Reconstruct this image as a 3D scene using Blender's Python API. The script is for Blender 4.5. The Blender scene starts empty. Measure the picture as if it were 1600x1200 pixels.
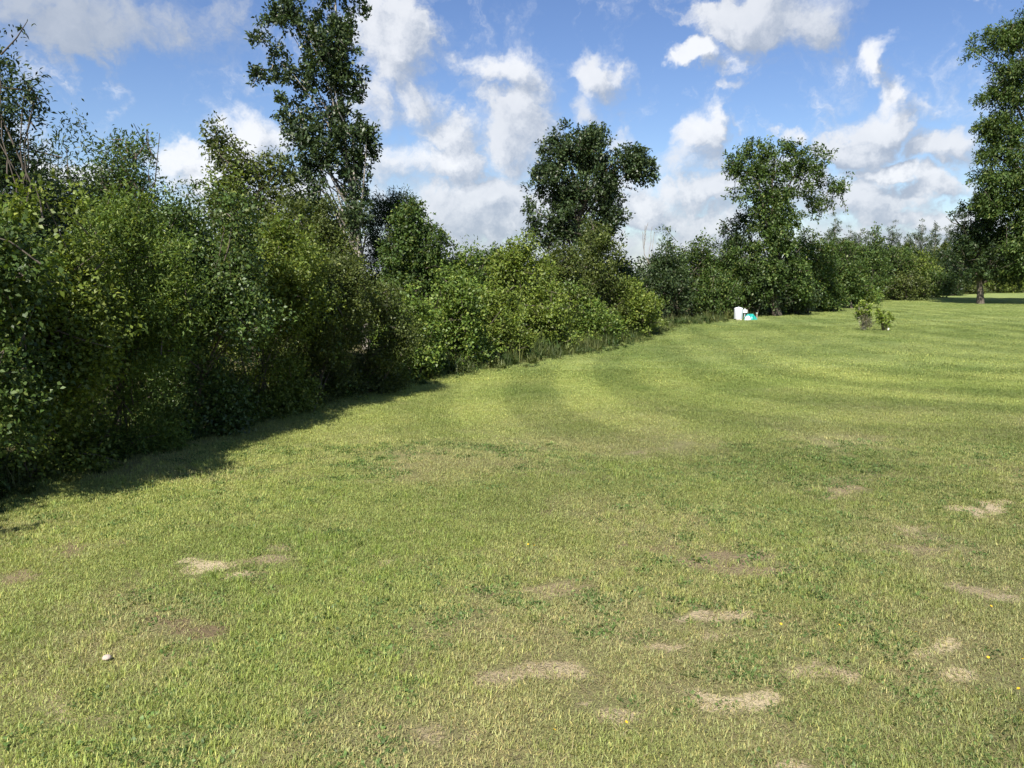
import bpy, math, random
import numpy as np
from mathutils import Vector

random.seed(7)
R = np.random.default_rng(11)
scene = bpy.context.scene
COL = scene.collection
rad = math.radians

# ------------------------------------------------------------------ camera
FPX, CH, PITCH = 1200.0, 2.2, rad(8.06)          # focal length in photo pixels, eye height, downward tilt
cam_d = bpy.data.cameras.new('camera')
cam_d.sensor_width = 36.0
cam_d.lens = FPX / 1600 * 36.0
cam_d.clip_start, cam_d.clip_end = 0.05, 6000
cam = bpy.data.objects.new('camera', cam_d)
cam.location = (0, 0, CH)
cam.rotation_euler = (rad(90) - PITCH, 0, 0)
COL.objects.link(cam)
scene.camera = cam

# ------------------------------------------------------------------ sun, sky, exposure
SHADOW = Vector((0.33, 0.944, 0)).normalized()   # the way shadows fall: away from the viewer, a little to the right
SUN_EL = rad(48)
to_sun = Vector((-SHADOW.x * math.cos(SUN_EL), -SHADOW.y * math.cos(SUN_EL), math.sin(SUN_EL)))
sun_d = bpy.data.lights.new('sun', 'SUN')
sun_d.energy = 5.0
sun_d.angle = rad(0.53)
sun_d.color = (1.0, 0.95, 0.86)
sun = bpy.data.objects.new('sun', sun_d)
sun.rotation_euler = to_sun.to_track_quat('Z', 'Y').to_euler()
sun.location = (0, 0, 60)
COL.objects.link(sun)

vs = scene.view_settings
vs.view_transform = 'Standard'
vs.look = 'None'
vs.gamma = 1.0
vs.use_curve_mapping = False
vs.exposure = 0.72

def azel(px, py):
    u, v = (px - 800) / FPX, (600 - py) / FPX
    d = Vector((u, math.cos(PITCH) + v * math.sin(PITCH), -math.sin(PITCH) + v * math.cos(PITCH))).normalized()
    return math.atan2(d.x, d.y), math.asin(d.z)

# cumulus clouds of the day: centre and half-size (in photo pixels, turned into sky angles), weight, darkness
CLOUDS = [
    (90, 5, 260, 70, .85, 1.0), (200, 40, 120, 40, .6, 1.0), (330, 15, 90, 30, .40, .9),
    (385, 225, 75, 62, 1.2, .0), (330, 270, 85, 50, 1.1, .05), (430, 215, 60, 45, 1.0, .3), (400, 300, 110, 50, 1.0, .25),
    (620, 60, 75, 100, 1.0, .35), (585, 150, 60, 70, .85, .45), (640, 150, 70, 60, .75, .4), (560, 20, 60, 40, .6, .3),
    (800, 110, 75, 55, .95, .2), (730, 80, 45, 30, .6, .25), (700, 215, 65, 40, .75, .35), (805, 205, 75, 85, 1.05, .45),
    (700, 265, 75, 50, 1.1, .1), (610, 260, 55, 50, .8, .3), (740, 330, 140, 65, 1.1, .5), (790, 350, 60, 22, .9, .0), (600, 330, 130, 60, .8, .4),
    (935, 110, 55, 50, 1.05, .3), (915, 160, 35, 30, .65, .5),
    (1090, 215, 42, 42, 1.1, .15), (1080, 250, 50, 40, .95, .5), (960, 215, 50, 25, .6, .4),
    (1080, 80, 45, 36, 1.0, .05), (1180, 25, 130, 50, 1.05, .45), (1270, 30, 90, 48, .8, .6), (1080, 15, 70, 28, .7, .3), (1130, 150, 40, 22, .45, .3),
    (1370, 95, 36, 36, 1.05, .05), (1390, 140, 30, 38, .85, .15), (1370, 195, 70, 52, 1.1, .35), (1330, 230, 70, 35, .95, .5), (1475, 225, 75, 36, .95, .4), (1445, 150, 22, 26, .5, .3),
    (1240, 212, 35, 18, .7, .3), (1380, 275, 80, 20, 1.0, .1), (1470, 290, 75, 28, .9, .35), (1340, 320, 140, 40, 1.0, .45), (1410, 345, 90, 22, .9, .1),
    (1100, 300, 110, 40, 1.0, .4), (1000, 330, 90, 45, 1.0, .2), (1240, 300, 90, 45, .9, .4), (1120, 345, 120, 30, .95, .3), (1500, 350, 90, 30, .9, .4),
    (890, 330, 120, 60, .9, .35), (520, 320, 120, 60, .7, .3), (110, 265, 70, 26, .9, .1), (90, 330, 90, 30, .9, .2),
    (1510, 0, 30, 16, .5, .4),
    (-120, 300, 130, 60, .9, .3), (1750, 250, 120, 60, .9, .3), (1700, 60, 110, 50, .8, .4),
]

world = bpy.data.worlds.new('World')
scene.world = world
world.use_nodes = True
wt = world.node_tree
wt.nodes.clear()

class NT:
    """thin helper to write node networks"""
    def __init__(s, tree): s.t = tree
    def n(s, typ, **kw):
        nd = s.t.nodes.new(typ)
        for k, v in kw.items(): setattr(nd, k, v)
        return nd
    def link(s, a, b): s.t.links.new(a, b)
    def put(s, sock, v):
        if isinstance(v, bpy.types.NodeSocket): s.t.links.new(v, sock)
        else: sock.default_value = v
    def m(s, op, a, b=0.0, c=0.0, clamp=False):
        nd = s.n('ShaderNodeMath', operation=op, use_clamp=clamp)
        s.put(nd.inputs[0], a); s.put(nd.inputs[1], b); s.put(nd.inputs[2], c)
        return nd.outputs[0]
    def v(s, op, a, b=(0, 0, 0), out=0):
        nd = s.n('ShaderNodeVectorMath', operation=op)
        s.put(nd.inputs[0], a)
        if op == 'SCALE': s.put(nd.inputs['Scale'], b)
        else: s.put(nd.inputs[1], b)
        return nd.outputs[out]
    def mix(s, f, a, b, blend='MIX'):
        nd = s.n('ShaderNodeMix', data_type='RGBA', blend_type=blend)
        s.put(nd.inputs[0], f); s.put(nd.inputs[6], a); s.put(nd.inputs[7], b)
        return nd.outputs[2]
    def ramp(s, x, lo, hi, a=0.0, b=1.0):
        nd = s.n('ShaderNodeMapRange', interpolation_type='SMOOTHSTEP')
        s.put(nd.inputs[0], x); nd.inputs[1].default_value = lo; nd.inputs[2].default_value = hi
        nd.inputs[3].default_value = a; nd.inputs[4].default_value = b
        return nd.outputs[0]
    def noise(s, vec, scale, detail=4.0, rough=0.5, out=0, lac=2.0, dist=0.0):
        nd = s.n('ShaderNodeTexNoise')
        s.put(nd.inputs['Vector'], vec); nd.inputs['Scale'].default_value = scale
        nd.inputs['Detail'].default_value = detail; nd.inputs['Roughness'].default_value = rough
        nd.inputs['Lacunarity'].default_value = lac; nd.inputs['Distortion'].default_value = dist
        return nd.outputs[out]

# cloud density as a group of (azimuth, elevation)
grp = bpy.data.node_groups.new('cloud_density', 'ShaderNodeTree')
grp.interface.new_socket('P', in_out='INPUT', socket_type='NodeSocketVector')
grp.interface.new_socket('Density', in_out='OUTPUT', socket_type='NodeSocketFloat')
grp.interface.new_socket('Dark', in_out='OUTPUT', socket_type='NodeSocketFloat')
g = NT(grp)
gi, go = g.n('NodeGroupInput'), g.n('NodeGroupOutput')
P = gi.outputs[0]
wob = g.v('SCALE', g.v('SUBTRACT', g.noise(P, 11.0, 5.0, 0.6, out=1), (.5, .5, .5)), 0.12)
Pw = g.v('ADD', P, wob)
dens, dark_n, dark_d = None, None, None
for (cx, cy, rx, ry, w, dk) in CLOUDS:
    a, e = azel(cx, cy)
    a2, _ = azel(cx + rx, cy)
    _, e2 = azel(cx, cy - ry)
    q = g.v('MULTIPLY', g.v('SUBTRACT', Pw, (a, e, 0)), (1 / max(abs(a2 - a), .01), 1 / max(abs(e2 - e), .01), 0))
    d = g.m('MULTIPLY_ADD', g.v('DOT_PRODUCT', q, q, out=1), -0.45, 1.0, clamp=True)
    d = g.m('MULTIPLY', g.m('MULTIPLY', d, d), w)
    dens = d if dens is None else g.m('SMOOTH_MAX', dens, d, 0.2)
    dark_n = g.m('MULTIPLY', d, dk) if dark_n is None else g.m('MULTIPLY_ADD', d, dk, dark_n)
    dark_d = d if dark_d is None else g.m('ADD', dark_d, d)
# the rest of the sky has the same kind of clouds
sx = g.n('ShaderNodeSeparateXYZ'); g.link(P, sx.inputs[0])
far_side = g.m('MAXIMUM', g.ramp(g.m('ABSOLUTE', sx.outputs[0]), .75, .95), g.ramp(sx.outputs[1], .36, .5))
gen = g.m('MULTIPLY', g.ramp(g.noise(P, 2.6, 3.0, .5), .52, .80), far_side)
bank = g.ramp(sx.outputs[1], .03, .10, .75, 0.0)
dens = g.m('MAXIMUM', g.m('SMOOTH_MAX', dens, bank, .2), gen)
dark_n = g.m('MULTIPLY_ADD', bank, .55, dark_n); dark_d = g.m('ADD', dark_d, bank)
billow = g.m('ADD', g.m('MULTIPLY', g.noise(Pw, 13.0, 8.0, 0.6), .62), g.m('MULTIPLY', g.noise(Pw, 38.0, 6.0, 0.6), .38))
big = g.noise(P, 6.0, 4.0, 0.5)
tot = g.m('ADD', dens, g.m('ADD', g.m('MULTIPLY_ADD', billow, 2.1, -1.07), g.m('MULTIPLY_ADD', big, .6, -.3)))
g.link(tot, go.inputs[0])
g.link(g.m('DIVIDE', dark_n, g.m('ADD', dark_d, .02)), go.inputs[1])

w = NT(wt)
tc = w.n('ShaderNodeTexCoord')
sep = w.n('ShaderNodeSeparateXYZ'); w.link(w.v('NORMALIZE', tc.outputs['Generated']), sep.inputs[0])
az = w.m('ARCTAN2', sep.outputs[0], sep.outputs[1])
el = w.m('ARCSINE', sep.outputs[2])
cmb = w.n('ShaderNodeCombineXYZ'); w.link(az, cmb.inputs[0]); w.link(el, cmb.inputs[1])
g1 = w.n('ShaderNodeGroup', node_tree=grp); w.link(cmb.outputs[0], g1.inputs[0])
g2 = w.n('ShaderNodeGroup', node_tree=grp); w.link(w.v('ADD', cmb.outputs[0], (-.016, .018, 0)), g2.inputs[0])
soft = w.n('ShaderNodeMapRange', interpolation_type='SMOOTHSTEP')
w.link(g1.outputs[0], soft.inputs[0]); soft.inputs[1].default_value = .08
w.link(w.m('MULTIPLY_ADD', w.noise(cmb.outputs[0], 5.0, 2.0, .5), 1.9, -.12), soft.inputs[2])
cov = soft.outputs[0]
light = w.m('SUBTRACT', g1.outputs[0], g2.outputs[0])
lit = w.ramp(light, -.50, .46)
lit = w.m('MULTIPLY', lit, w.m('SUBTRACT', 1.12, w.m('MULTIPLY', g1.outputs[1], .95)), clamp=True)
lit = w.m('MULTIPLY', lit, w.ramp(el, -.02, .14, .72, 1.0))
fine = w.m('MULTIPLY_ADD', w.noise(cmb.outputs[0], 60.0, 4.0, .55), .24, .88)
sky = w.n('ShaderNodeTexSky', sky_type='NISHITA')
sky.sun_disc = False
sky.sun_elevation = SUN_EL
sky.sun_rotation = math.atan2(to_sun.x, to_sun.y)
sky.air_density, sky.dust_density, sky.ozone_density = 1.0, 0.15, 3.0
hs = w.n('ShaderNodeHueSaturation'); hs.inputs['Hue'].default_value = .512; hs.inputs['Saturation'].default_value = 1.12; hs.inputs['Value'].default_value = 1.10
w.link(sky.outputs[0], hs.inputs['Color'])
SKY_K = 0.075
white, grey = (0.60 / SKY_K, 0.61 / SKY_K, 0.63 / SKY_K, 1), (0.255 / SKY_K, 0.295 / SKY_K, 0.365 / SKY_K, 1)
ccol = w.mix(w.m('MULTIPLY', lit, fine, clamp=True), grey, white)
skyc = w.mix(w.m('MULTIPLY', cov, .93), hs.outputs[0], ccol)
bg = w.n('ShaderNodeBackground'); w.link(skyc, bg.inputs[0]); bg.inputs[1].default_value = SKY_K
wo = w.n('ShaderNodeOutputWorld'); w.link(bg.outputs[0], wo.inputs[0])
world.cycles.sampling_method = 'MANUAL'
world.cycles.sample_map_resolution = 512

scene.cycles.use_denoising = True
scene.cycles.max_bounces = 7
scene.cycles.diffuse_bounces = 3
scene.cycles.glossy_bounces = 2
scene.cycles.transmission_bounces = 4
scene.cycles.transparent_max_bounces = 6

# ------------------------------------------------------------------ numeric helpers
def ray(px, py):
    u, v = (px - 800) / FPX, (600 - py) / FPX
    return np.array((u, math.cos(PITCH) + v * math.sin(PITCH), -math.sin(PITCH) + v * math.cos(PITCH)))
def at(px, py, D):
    """world point seen at a photo pixel, D metres ahead"""
    d = ray(px, py)
    return np.array((0, 0, CH)) + d * (D / d[1])
def G(px, py):
    """point of the ground seen at a photo pixel"""
    d = ray(px, py)
    return np.array((0, 0, CH)) + d * (CH / -d[2])
def hash2(ix, iy, s):
    h = (ix.astype(np.int64) * 374761393 + iy.astype(np.int64) * 668265263 + s * 1274126177) & 0x7fffffff
    h = ((h ^ (h >> 13)) * 1274126177) & 0x7fffffff
    return ((h ^ (h >> 16)) & 0xffff) / 65535.0
def vnoise(x, y, s=0):
    ix, iy = np.floor(x), np.floor(y)
    fx, fy = x - ix, y - iy
    fx, fy = fx * fx * (3 - 2 * fx), fy * fy * (3 - 2 * fy)
    a, b = hash2(ix, iy, s), hash2(ix + 1, iy, s)
    c, d = hash2(ix, iy + 1, s), hash2(ix + 1, iy + 1, s)
    return (a * (1 - fx) + b * fx) * (1 - fy) + (c * (1 - fx) + d * fx) * fy
def fbm(x, y, f=1.0, octv=4, s=0):
    t, amp, n = 0, .5, 0
    for k in range(octv):
        t = t + amp * vnoise(x * f, y * f, s + k * 17); n += amp
        amp *= .5; f *= 2.03
    return t / n
def gz(x, y):
    """lie of the land: a few centimetres of unevenness"""
    x, y = np.asarray(x, float), np.asarray(y, float)
    near = np.exp(-(x * x + y * y) / 2500.0)
    return (0.05 * np.sin(x * .45 + 1.3) * np.sin(y * .33 + .4) + .03 * np.sin(x * 1.3 + y * .9)) * near
def sstep(x, a, b):
    t = np.clip((x - a) / (b - a), 0, 1)
    return t * t * (3 - 2 * t)
def unit(v):
    return v / np.maximum(np.linalg.norm(v, axis=-1, keepdims=True), 1e-9)

# edge of the wood along the lawn
EDGE_PX = [(-260, 900), (-120, 842), (0, 795), (120, 750), (250, 706), (400, 660), (520, 626), (620, 604), (700, 592), (800, 576),
           (900, 560), (970, 545), (1025, 526), (1070, 510), (1140, 503), (1200, 493), (1280, 484), (1345, 472), (1420, 466), (1520, 459), (1640, 455), (1800, 452)]
EDGE = np.array([G(*p)[:2] for p in EDGE_PX])
EDGE = np.vstack([[EDGE[0] + (EDGE[0] - EDGE[1]) * 6], EDGE])
def edge_dist(x, y):
    """signed distance to the wood's edge, positive on the lawn"""
    p = np.stack([np.ravel(x), np.ravel(y)], 1)
    best = np.full(len(p), 1e9); sg = np.ones(len(p)); arc = np.zeros(len(p)); L0 = 0
    for a, b in zip(EDGE[:-1], EDGE[1:]):
        d = b - a; L = np.linalg.norm(d)
        t = np.clip(((p - a) @ d) / (L * L), 0, 1)
        v = p - (a + t[:, None] * d)
        q = np.linalg.norm(v, axis=1)
        side = d[0] * v[:, 1] - d[1] * v[:, 0]
        mm = q < best
        best = np.where(mm, q, best); sg = np.where(mm, np.where(side < 0, 1, -1), sg); arc = np.where(mm, L0 + t * L, arc)
        L0 += L
    return (best * sg).reshape(np.shape(x)), arc.reshape(np.shape(x))

# worn and bare places: pixel centre, half width, half height, bareness, sandiness
BARE = [(335, 890, 60, 17, 1, 1), (405, 870, 45, 14, .7, .4), (430, 905, 45, 20, .55, .3), (605, 885, 45, 9, .8, .6), (300, 990, 50, 14, .9, .05), (110, 850, 60, 14, .7, .15),
        (1155, 893, 75, 14, .95, .2), (985, 887, 28, 8, .9, 0), (1010, 865, 50, 16, .6, .1), (860, 925, 55, 12, .75, .35), (765, 925, 20, 8, .8, .0), (1140, 966, 65, 9, .8, .7), (1000, 995, 30, 8, .7, .6), (1110, 1003, 34, 11, .9, .75),
        (1090, 1108, 48, 20, 1, .9), (1175, 1085, 75, 11, .9, .9), (965, 1133, 50, 16, .85, .7), (885, 1055, 45, 16, .75, .7), (800, 1062, 40, 12, .65, .5),
        (1545, 790, 60, 11, .9, .8), (1425, 820, 30, 8, .95, .8), (1440, 845, 60, 18, .5, .3), (1330, 770, 60, 14, .6, .3), (1490, 1060, 30, 15, .95, .9), (1480, 1026, 60, 8, .85, .9), (1500, 928, 60, 13, .6, .5), (1590, 940, 30, 10, .7, .6),
        (1250, 1195, 70, 9, .9, .9), (1040, 1010, 90, 6, .7, .7), (1270, 1055, 60, 6, .6, .6), (850, 805, 40, 8, .5, .2), (1000, 700, 40, 7, .4, .4), (1190, 612, 60, 5, .35, .5), (20, 1070, 30, 10, .6, .7), (90, 1120, 60, 16, .45, .5),
        (15, 905, 40, 10, .55, .2), (520, 1010, 70, 14, .35, .2), (700, 985, 80, 16, .45, .1), (1360, 690, 80, 9, .35, .2), (1300, 760, 70, 10, .4, .4), (670, 1165, 60, 16, .5, .5), (640, 720, 60, 10, .3, .2), (1040, 690, 50, 8, .35, .3)]
BARE_W = []
for (px, py, rw, rh, k, sa) in BARE:
    c, a, b = G(px, py), G(px, py - rh), G(px, py + rh)
    BARE_W.append((c[0], c[1], rw * c[1] / FPX * 1.2, max((a[1] - b[1]) / 2 * 1.35, .07), k, sa, c[0] / c[1]))
def bareness(x, y):
    wx = x + (fbm(x, y, 3.1, 3, 5) - .5) * .35
    wy = y + (fbm(x, y, 3.1, 3, 9) - .5) * .35
    bare, sand = np.zeros(np.shape(x)), np.zeros(np.shape(x))
    brk = (fbm(x, y, 6.0, 4, 23) - .5) * 3.0
    for (cx, cy, rx, ry, k, sa, sh) in BARE_W:
        dy = wy - cy
        q = np.sqrt(((wx - cx - sh * dy) / rx) ** 2 + (dy / ry) ** 2)
        b = 1.05 * k * (1 - sstep(q + brk, .12, 1.20))
        sand = np.where(b > bare, sa, sand)
        bare = np.maximum(bare, b)
    return bare, sand

def lawn_fields(x, y):
    d, arc = edge_dist(x, y)
    bare, sand = bareness(x, y)
    near = 1 - sstep(y, 7.0, 17.0)
    rightnear = near * sstep(x + (fbm(x, y, .25, 2, 70) - .5) * 4, -2, 3)
    wild = fbm(x, y, .55, 4, 31)
    dry = np.clip((fbm(x, y, .9, 4, 41) - .40) * 2.6, 0, 1) * (.35 + .65 * near) + bare * .4
    # the mower went round a rounded rectangle: away along the wood, then across
    qa, qb = np.maximum(25 - x + .1 * (y - 15), .5), np.maximum(33 - y, .5)
    q = (qa ** 9 + qb ** 9) ** (1 / 9.) + (fbm(x, y, .15, 2, 3) - .5) * .22
    stripe = np.clip(np.sin(q * 2 * math.pi / 1.8) * 2.6, -1, 1) * .8 + (hash2(np.floor(q / .9), np.zeros_like(q), 4) - .5) * .9
    stripe = stripe * sstep(y, 7.5, 12) * sstep(d, .1, .8) * (.65 + .35 * sstep(fbm(x, y, .2, 2, 88), .35, .6))
    return d, bare, sand, near, rightnear, wild, np.clip(dry, 0, 1), stripe

GREEN, YGREEN, OLIVE, STRAW = (np.array(c) for c in ((.170, .235, .056), (.320, .365, .108), (.205, .222, .078), (.46, .40, .22)))
SOIL, SAND = np.array((.20, .155, .105)), np.array((.56, .47, .33))
def lawn_color(x, y):
    d, bare, sand, near, rn, wild, dry, stripe = lawn_fields(x, y)
    e = lambda t: np.asarray(t)[..., None]
    k = np.clip(.66 + (wild - .5) * 1.5 + .18 * stripe - .28 * rn, 0, 1)
    c = GREEN * (1 - e(k)) + YGREEN * e(k)
    c = c * (1 - e(rn * .55)) + OLIVE * e(rn * .55)
    ds = dry * (.14 + .26 * near)
    c = c * (1 - e(ds)) + STRAW * e(ds)
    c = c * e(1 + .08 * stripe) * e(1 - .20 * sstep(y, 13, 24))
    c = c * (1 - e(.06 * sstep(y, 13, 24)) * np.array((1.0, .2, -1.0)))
    return c, bare, sand, near, dry, d

# ------------------------------------------------------------------ mesh helpers
def new_obj(name, me, parent=None, mats=()):
    o = bpy.data.objects.new(name, me)
    COL.objects.link(o)
    for m_ in mats: me.materials.append(m_)
    if parent is not None: o.parent = parent
    return o
def tag(o, label=None, cat=None, group=None, kind=None):
    for k, v in (('label', label), ('category', cat), ('group', group), ('kind', kind)):
        if v is not None: o[k] = v
    return o
def empty(name, loc, rz=0.0):
    o = bpy.data.objects.new(name, None)
    o.empty_display_size = .3
    o.location = loc; o.rotation_euler = (0, 0, rz)
    COL.objects.link(o)
    return o
def np_mesh(name, verts, faces, nper, cols=None, smooth=False):
    """faces: flat loop indices, nper: verts per face (int or array)"""
    me = bpy.data.meshes.new(name)
    verts = np.asarray(verts, np.float32); faces = np.asarray(faces, np.int32).ravel()
    me.vertices.add(len(verts)); me.vertices.foreach_set('co', verts.ravel())
    if np.isscalar(nper): tot = np.full(len(faces) // nper, nper, np.int32)
    else: tot = np.asarray(nper, np.int32)
    st = np.concatenate([[0], np.cumsum(tot)[:-1]]).astype(np.int32)
    me.loops.add(len(faces)); me.loops.foreach_set('vertex_index', faces)
    me.polygons.add(len(tot)); me.polygons.foreach_set('loop_start', st); me.polygons.foreach_set('loop_total', tot)
    if smooth: me.polygons.foreach_set('use_smooth', np.ones(len(tot), bool))
    if cols is not None:
        at_ = me.color_attributes.new('col', 'FLOAT_COLOR', 'POINT')
        c4 = np.ones((len(verts), 4), np.float32); c4[:, :3] = cols
        at_.data.foreach_set('color', c4.ravel())
    me.update(calc_edges=True)
    me.validate()
    return me
def leaves_mesh(name, pos, dr, nr, ln, wd, col, fold=.18):
    n = len(pos)
    dr = unit(dr); nr = unit(nr - dr * np.sum(nr * dr, 1, keepdims=True)); sd = np.cross(dr, nr)
    l, w_ = ln[:, None], wd[:, None]
    V = np.empty((n, 4, 3), np.float32)
    V[:, 0] = pos; V[:, 2] = pos + dr * l - nr * l * .12
    V[:, 1] = pos + dr * l * .48 + sd * w_ * .5 + nr * w_ * fold
    V[:, 3] = pos + dr * l * .48 - sd * w_ * .5 + nr * w_ * fold
    return np_mesh(name, V.reshape(-1, 3), np.arange(4 * n), 4, np.repeat(col, 4, 0))
def tubes_mesh(name, polys, sides=6):
    """polys: list of (points(k,3), radii(k))"""
    V, F, base = [], [], 0
    ang = np.arange(sides) * 2 * math.pi / sides
    for pts, rr in polys:
        pts = np.asarray(pts, float); rr = np.asarray(rr, float)
        tg = unit(np.gradient(pts, axis=0))
        ref = np.where(np.abs(tg[:, 2:3]) > .9, np.array([[1., 0, 0]]), np.array([[0, 0, 1.]]))
        a = unit(np.cross(tg, ref)); b = np.cross(tg, a)
        ring = pts[:, None] + rr[:, None, None] * (np.cos(ang)[None, :, None] * a[:, None] + np.sin(ang)[None, :, None] * b[:, None])
        k = len(pts); V.append(ring.reshape(-1, 3))
        i = np.arange(k - 1)[:, None] * sides + np.arange(sides)[None]
        j = np.arange(k - 1)[:, None] * sides + (np.arange(sides)[None] + 1) % sides
        F.append((np.stack([i, j, j + sides, i + sides], -1) + base).reshape(-1, 4))
        base += k * sides
    return np_mesh(name, np.vstack(V), np.vstack(F), 4, smooth=True)
def lathe(name, prof, sides=24, mats=(), parent=None, smooth=True):
    ang = np.arange(sides) * 2 * math.pi / sides
    V = np.array([(r * math.cos(a), r * math.sin(a), z) for r, z in prof for a in ang])
    F = []
    for k in range(len(prof) - 1):
        for s in range(sides):
            t = (s + 1) % sides
            F.append((k * sides + s, k * sides + t, (k + 1) * sides + t, (k + 1) * sides + s))
    return new_obj(name, np_mesh(name, V, np.array(F), 4, smooth=smooth), parent, mats)
def box(name, x, y, z, parent, mat, off=(0, 0, 0), bev=.0):
    import bmesh
    bm = bmesh.new(); bmesh.ops.create_cube(bm, size=1)
    for v in bm.verts: v.co = Vector((v.co.x * x + off[0], v.co.y * y + off[1], v.co.z * z + off[2]))
    if bev: bmesh.ops.bevel(bm, geom=bm.edges[:], offset=bev, segments=2, affect='EDGES')
    me = bpy.data.meshes.new(name); bm.to_mesh(me); bm.free()
    return new_obj(name, me, parent, [mat])

# ------------------------------------------------------------------ materials
def base_mat(name):
    m_ = bpy.data.materials.new(name); m_.use_nodes = True
    m_.node_tree.nodes.clear()
    return m_, NT(m_.node_tree)
def foliage_mat(name, gloss=.42, spec=.45, trans=.34, var=.16, attr='GEOMETRY', aname='col', tcol=(1.35, 1.35, .5)):
    m_, t = base_mat(name)
    a = t.n('ShaderNodeAttribute', attribute_type=attr, attribute_name=aname)
    col = a.outputs[0]
    if attr == 'INSTANCER':
        b = t.n('ShaderNodeAttribute', attribute_type='GEOMETRY', attribute_name='col')
        col = t.mix(1.0, col, b.outputs[0], 'MULTIPLY')
    if var:
        gm = t.n('ShaderNodeNewGeometry')
        f = t.m('MULTIPLY_ADD', gm.outputs['Random Per Island'], 2 * var, 1 - var)
        col = t.v('SCALE', col, f)
    p = t.n('ShaderNodeBsdfPrincipled')
    t.link(col, p.inputs['Base Color']); p.inputs['Roughness'].default_value = gloss
    p.inputs['Specular IOR Level'].default_value = spec
    tr = t.n('ShaderNodeBsdfTranslucent'); t.link(t.v('MULTIPLY', col, tcol), tr.inputs[0])
    mx = t.n('ShaderNodeMixShader'); mx.inputs[0].default_value = trans
    t.link(p.outputs[0], mx.inputs[1]); t.link(tr.outputs[0], mx.inputs[2])
    o = t.n('ShaderNodeOutputMaterial'); t.link(mx.outputs[0], o.inputs[0])
    return m_
def bark_mat(name, c1, c2, scale=9.0):
    m_, t = base_mat(name)
    tc_ = t.n('ShaderNodeTexCoord')
    v_ = t.v('MULTIPLY', tc_.outputs['Object'], (1, 1, .25))
    n1 = t.noise(v_, scale, 6, .6); n2 = t.noise(tc_.outputs['Object'], 2.2, 3, .5)
    col = t.mix(t.ramp(t.m('ADD', t.m('MULTIPLY', n1, .6), t.m('MULTIPLY', n2, .4)), .36, .64), (*c1, 1), (*c2, 1))
    p = t.n('ShaderNodeBsdfPrincipled'); t.link(col, p.inputs['Base Color']); p.inputs['Roughness'].default_value = .9
    bp = t.n('ShaderNodeBump'); bp.inputs['Strength'].default_value = .6; bp.inputs['Distance'].default_value = .02
    t.link(n1, bp.inputs['Height']); t.link(bp.outputs[0], p.inputs['Normal'])
    o = t.n('ShaderNodeOutputMaterial'); t.link(p.outputs[0], o.inputs[0])
    return m_
def plain_mat(name, c, rough=.5, var=.12, scale=14.0, bump=0.0, dirt=None):
    m_, t = base_mat(name)
    tc_ = t.n('ShaderNodeTexCoord')
    n1 = t.noise(tc_.outputs['Object'], scale, 5, .6)
    col = t.mix(t.ramp(n1, .3, .7), (*(np.array(c) * (1 - var)), 1), (*(np.array(c) * (1 + var * .5)), 1))
    if dirt is not None:
        n2 = t.noise(tc_.outputs['Object'], scale * .45, 6, .65)
        col = t.mix(t.ramp(n2, .52, .72, 0, .65), col, (*dirt, 1))
    p = t.n('ShaderNodeBsdfPrincipled'); t.link(col, p.inputs['Base Color']); p.inputs['Roughness'].default_value = rough
    if bump:
        bp = t.n('ShaderNodeBump'); bp.inputs['Strength'].default_value = bump; bp.inputs['Distance'].default_value = .02
        t.link(n1, bp.inputs['Height']); t.link(bp.outputs[0], p.inputs['Normal'])
    o = t.n('ShaderNodeOutputMaterial'); t.link(p.outputs[0], o.inputs[0])
    return m_

M_LEAF = foliage_mat('leaf', .50, .36, .26)
M_GLOSS = foliage_mat('glossy_leaf', .44, .45, .18)
M_SOFT = foliage_mat('soft_leaf', .56, .34, .28)
M_BLADE = foliage_mat('grass_blade', .5, .3, .32, .3, 'INSTANCER', 'tint', (1.2, 1.25, .6))
M_BARK = bark_mat('bark', (.065, .052, .038), (.155, .125, .095))
M_PALE = bark_mat('pale_bark', (.15, .13, .105), (.40, .36, .31))
M_DEAD = bark_mat('dead_wood', (.24, .20, .16), (.42, .37, .30))

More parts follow.
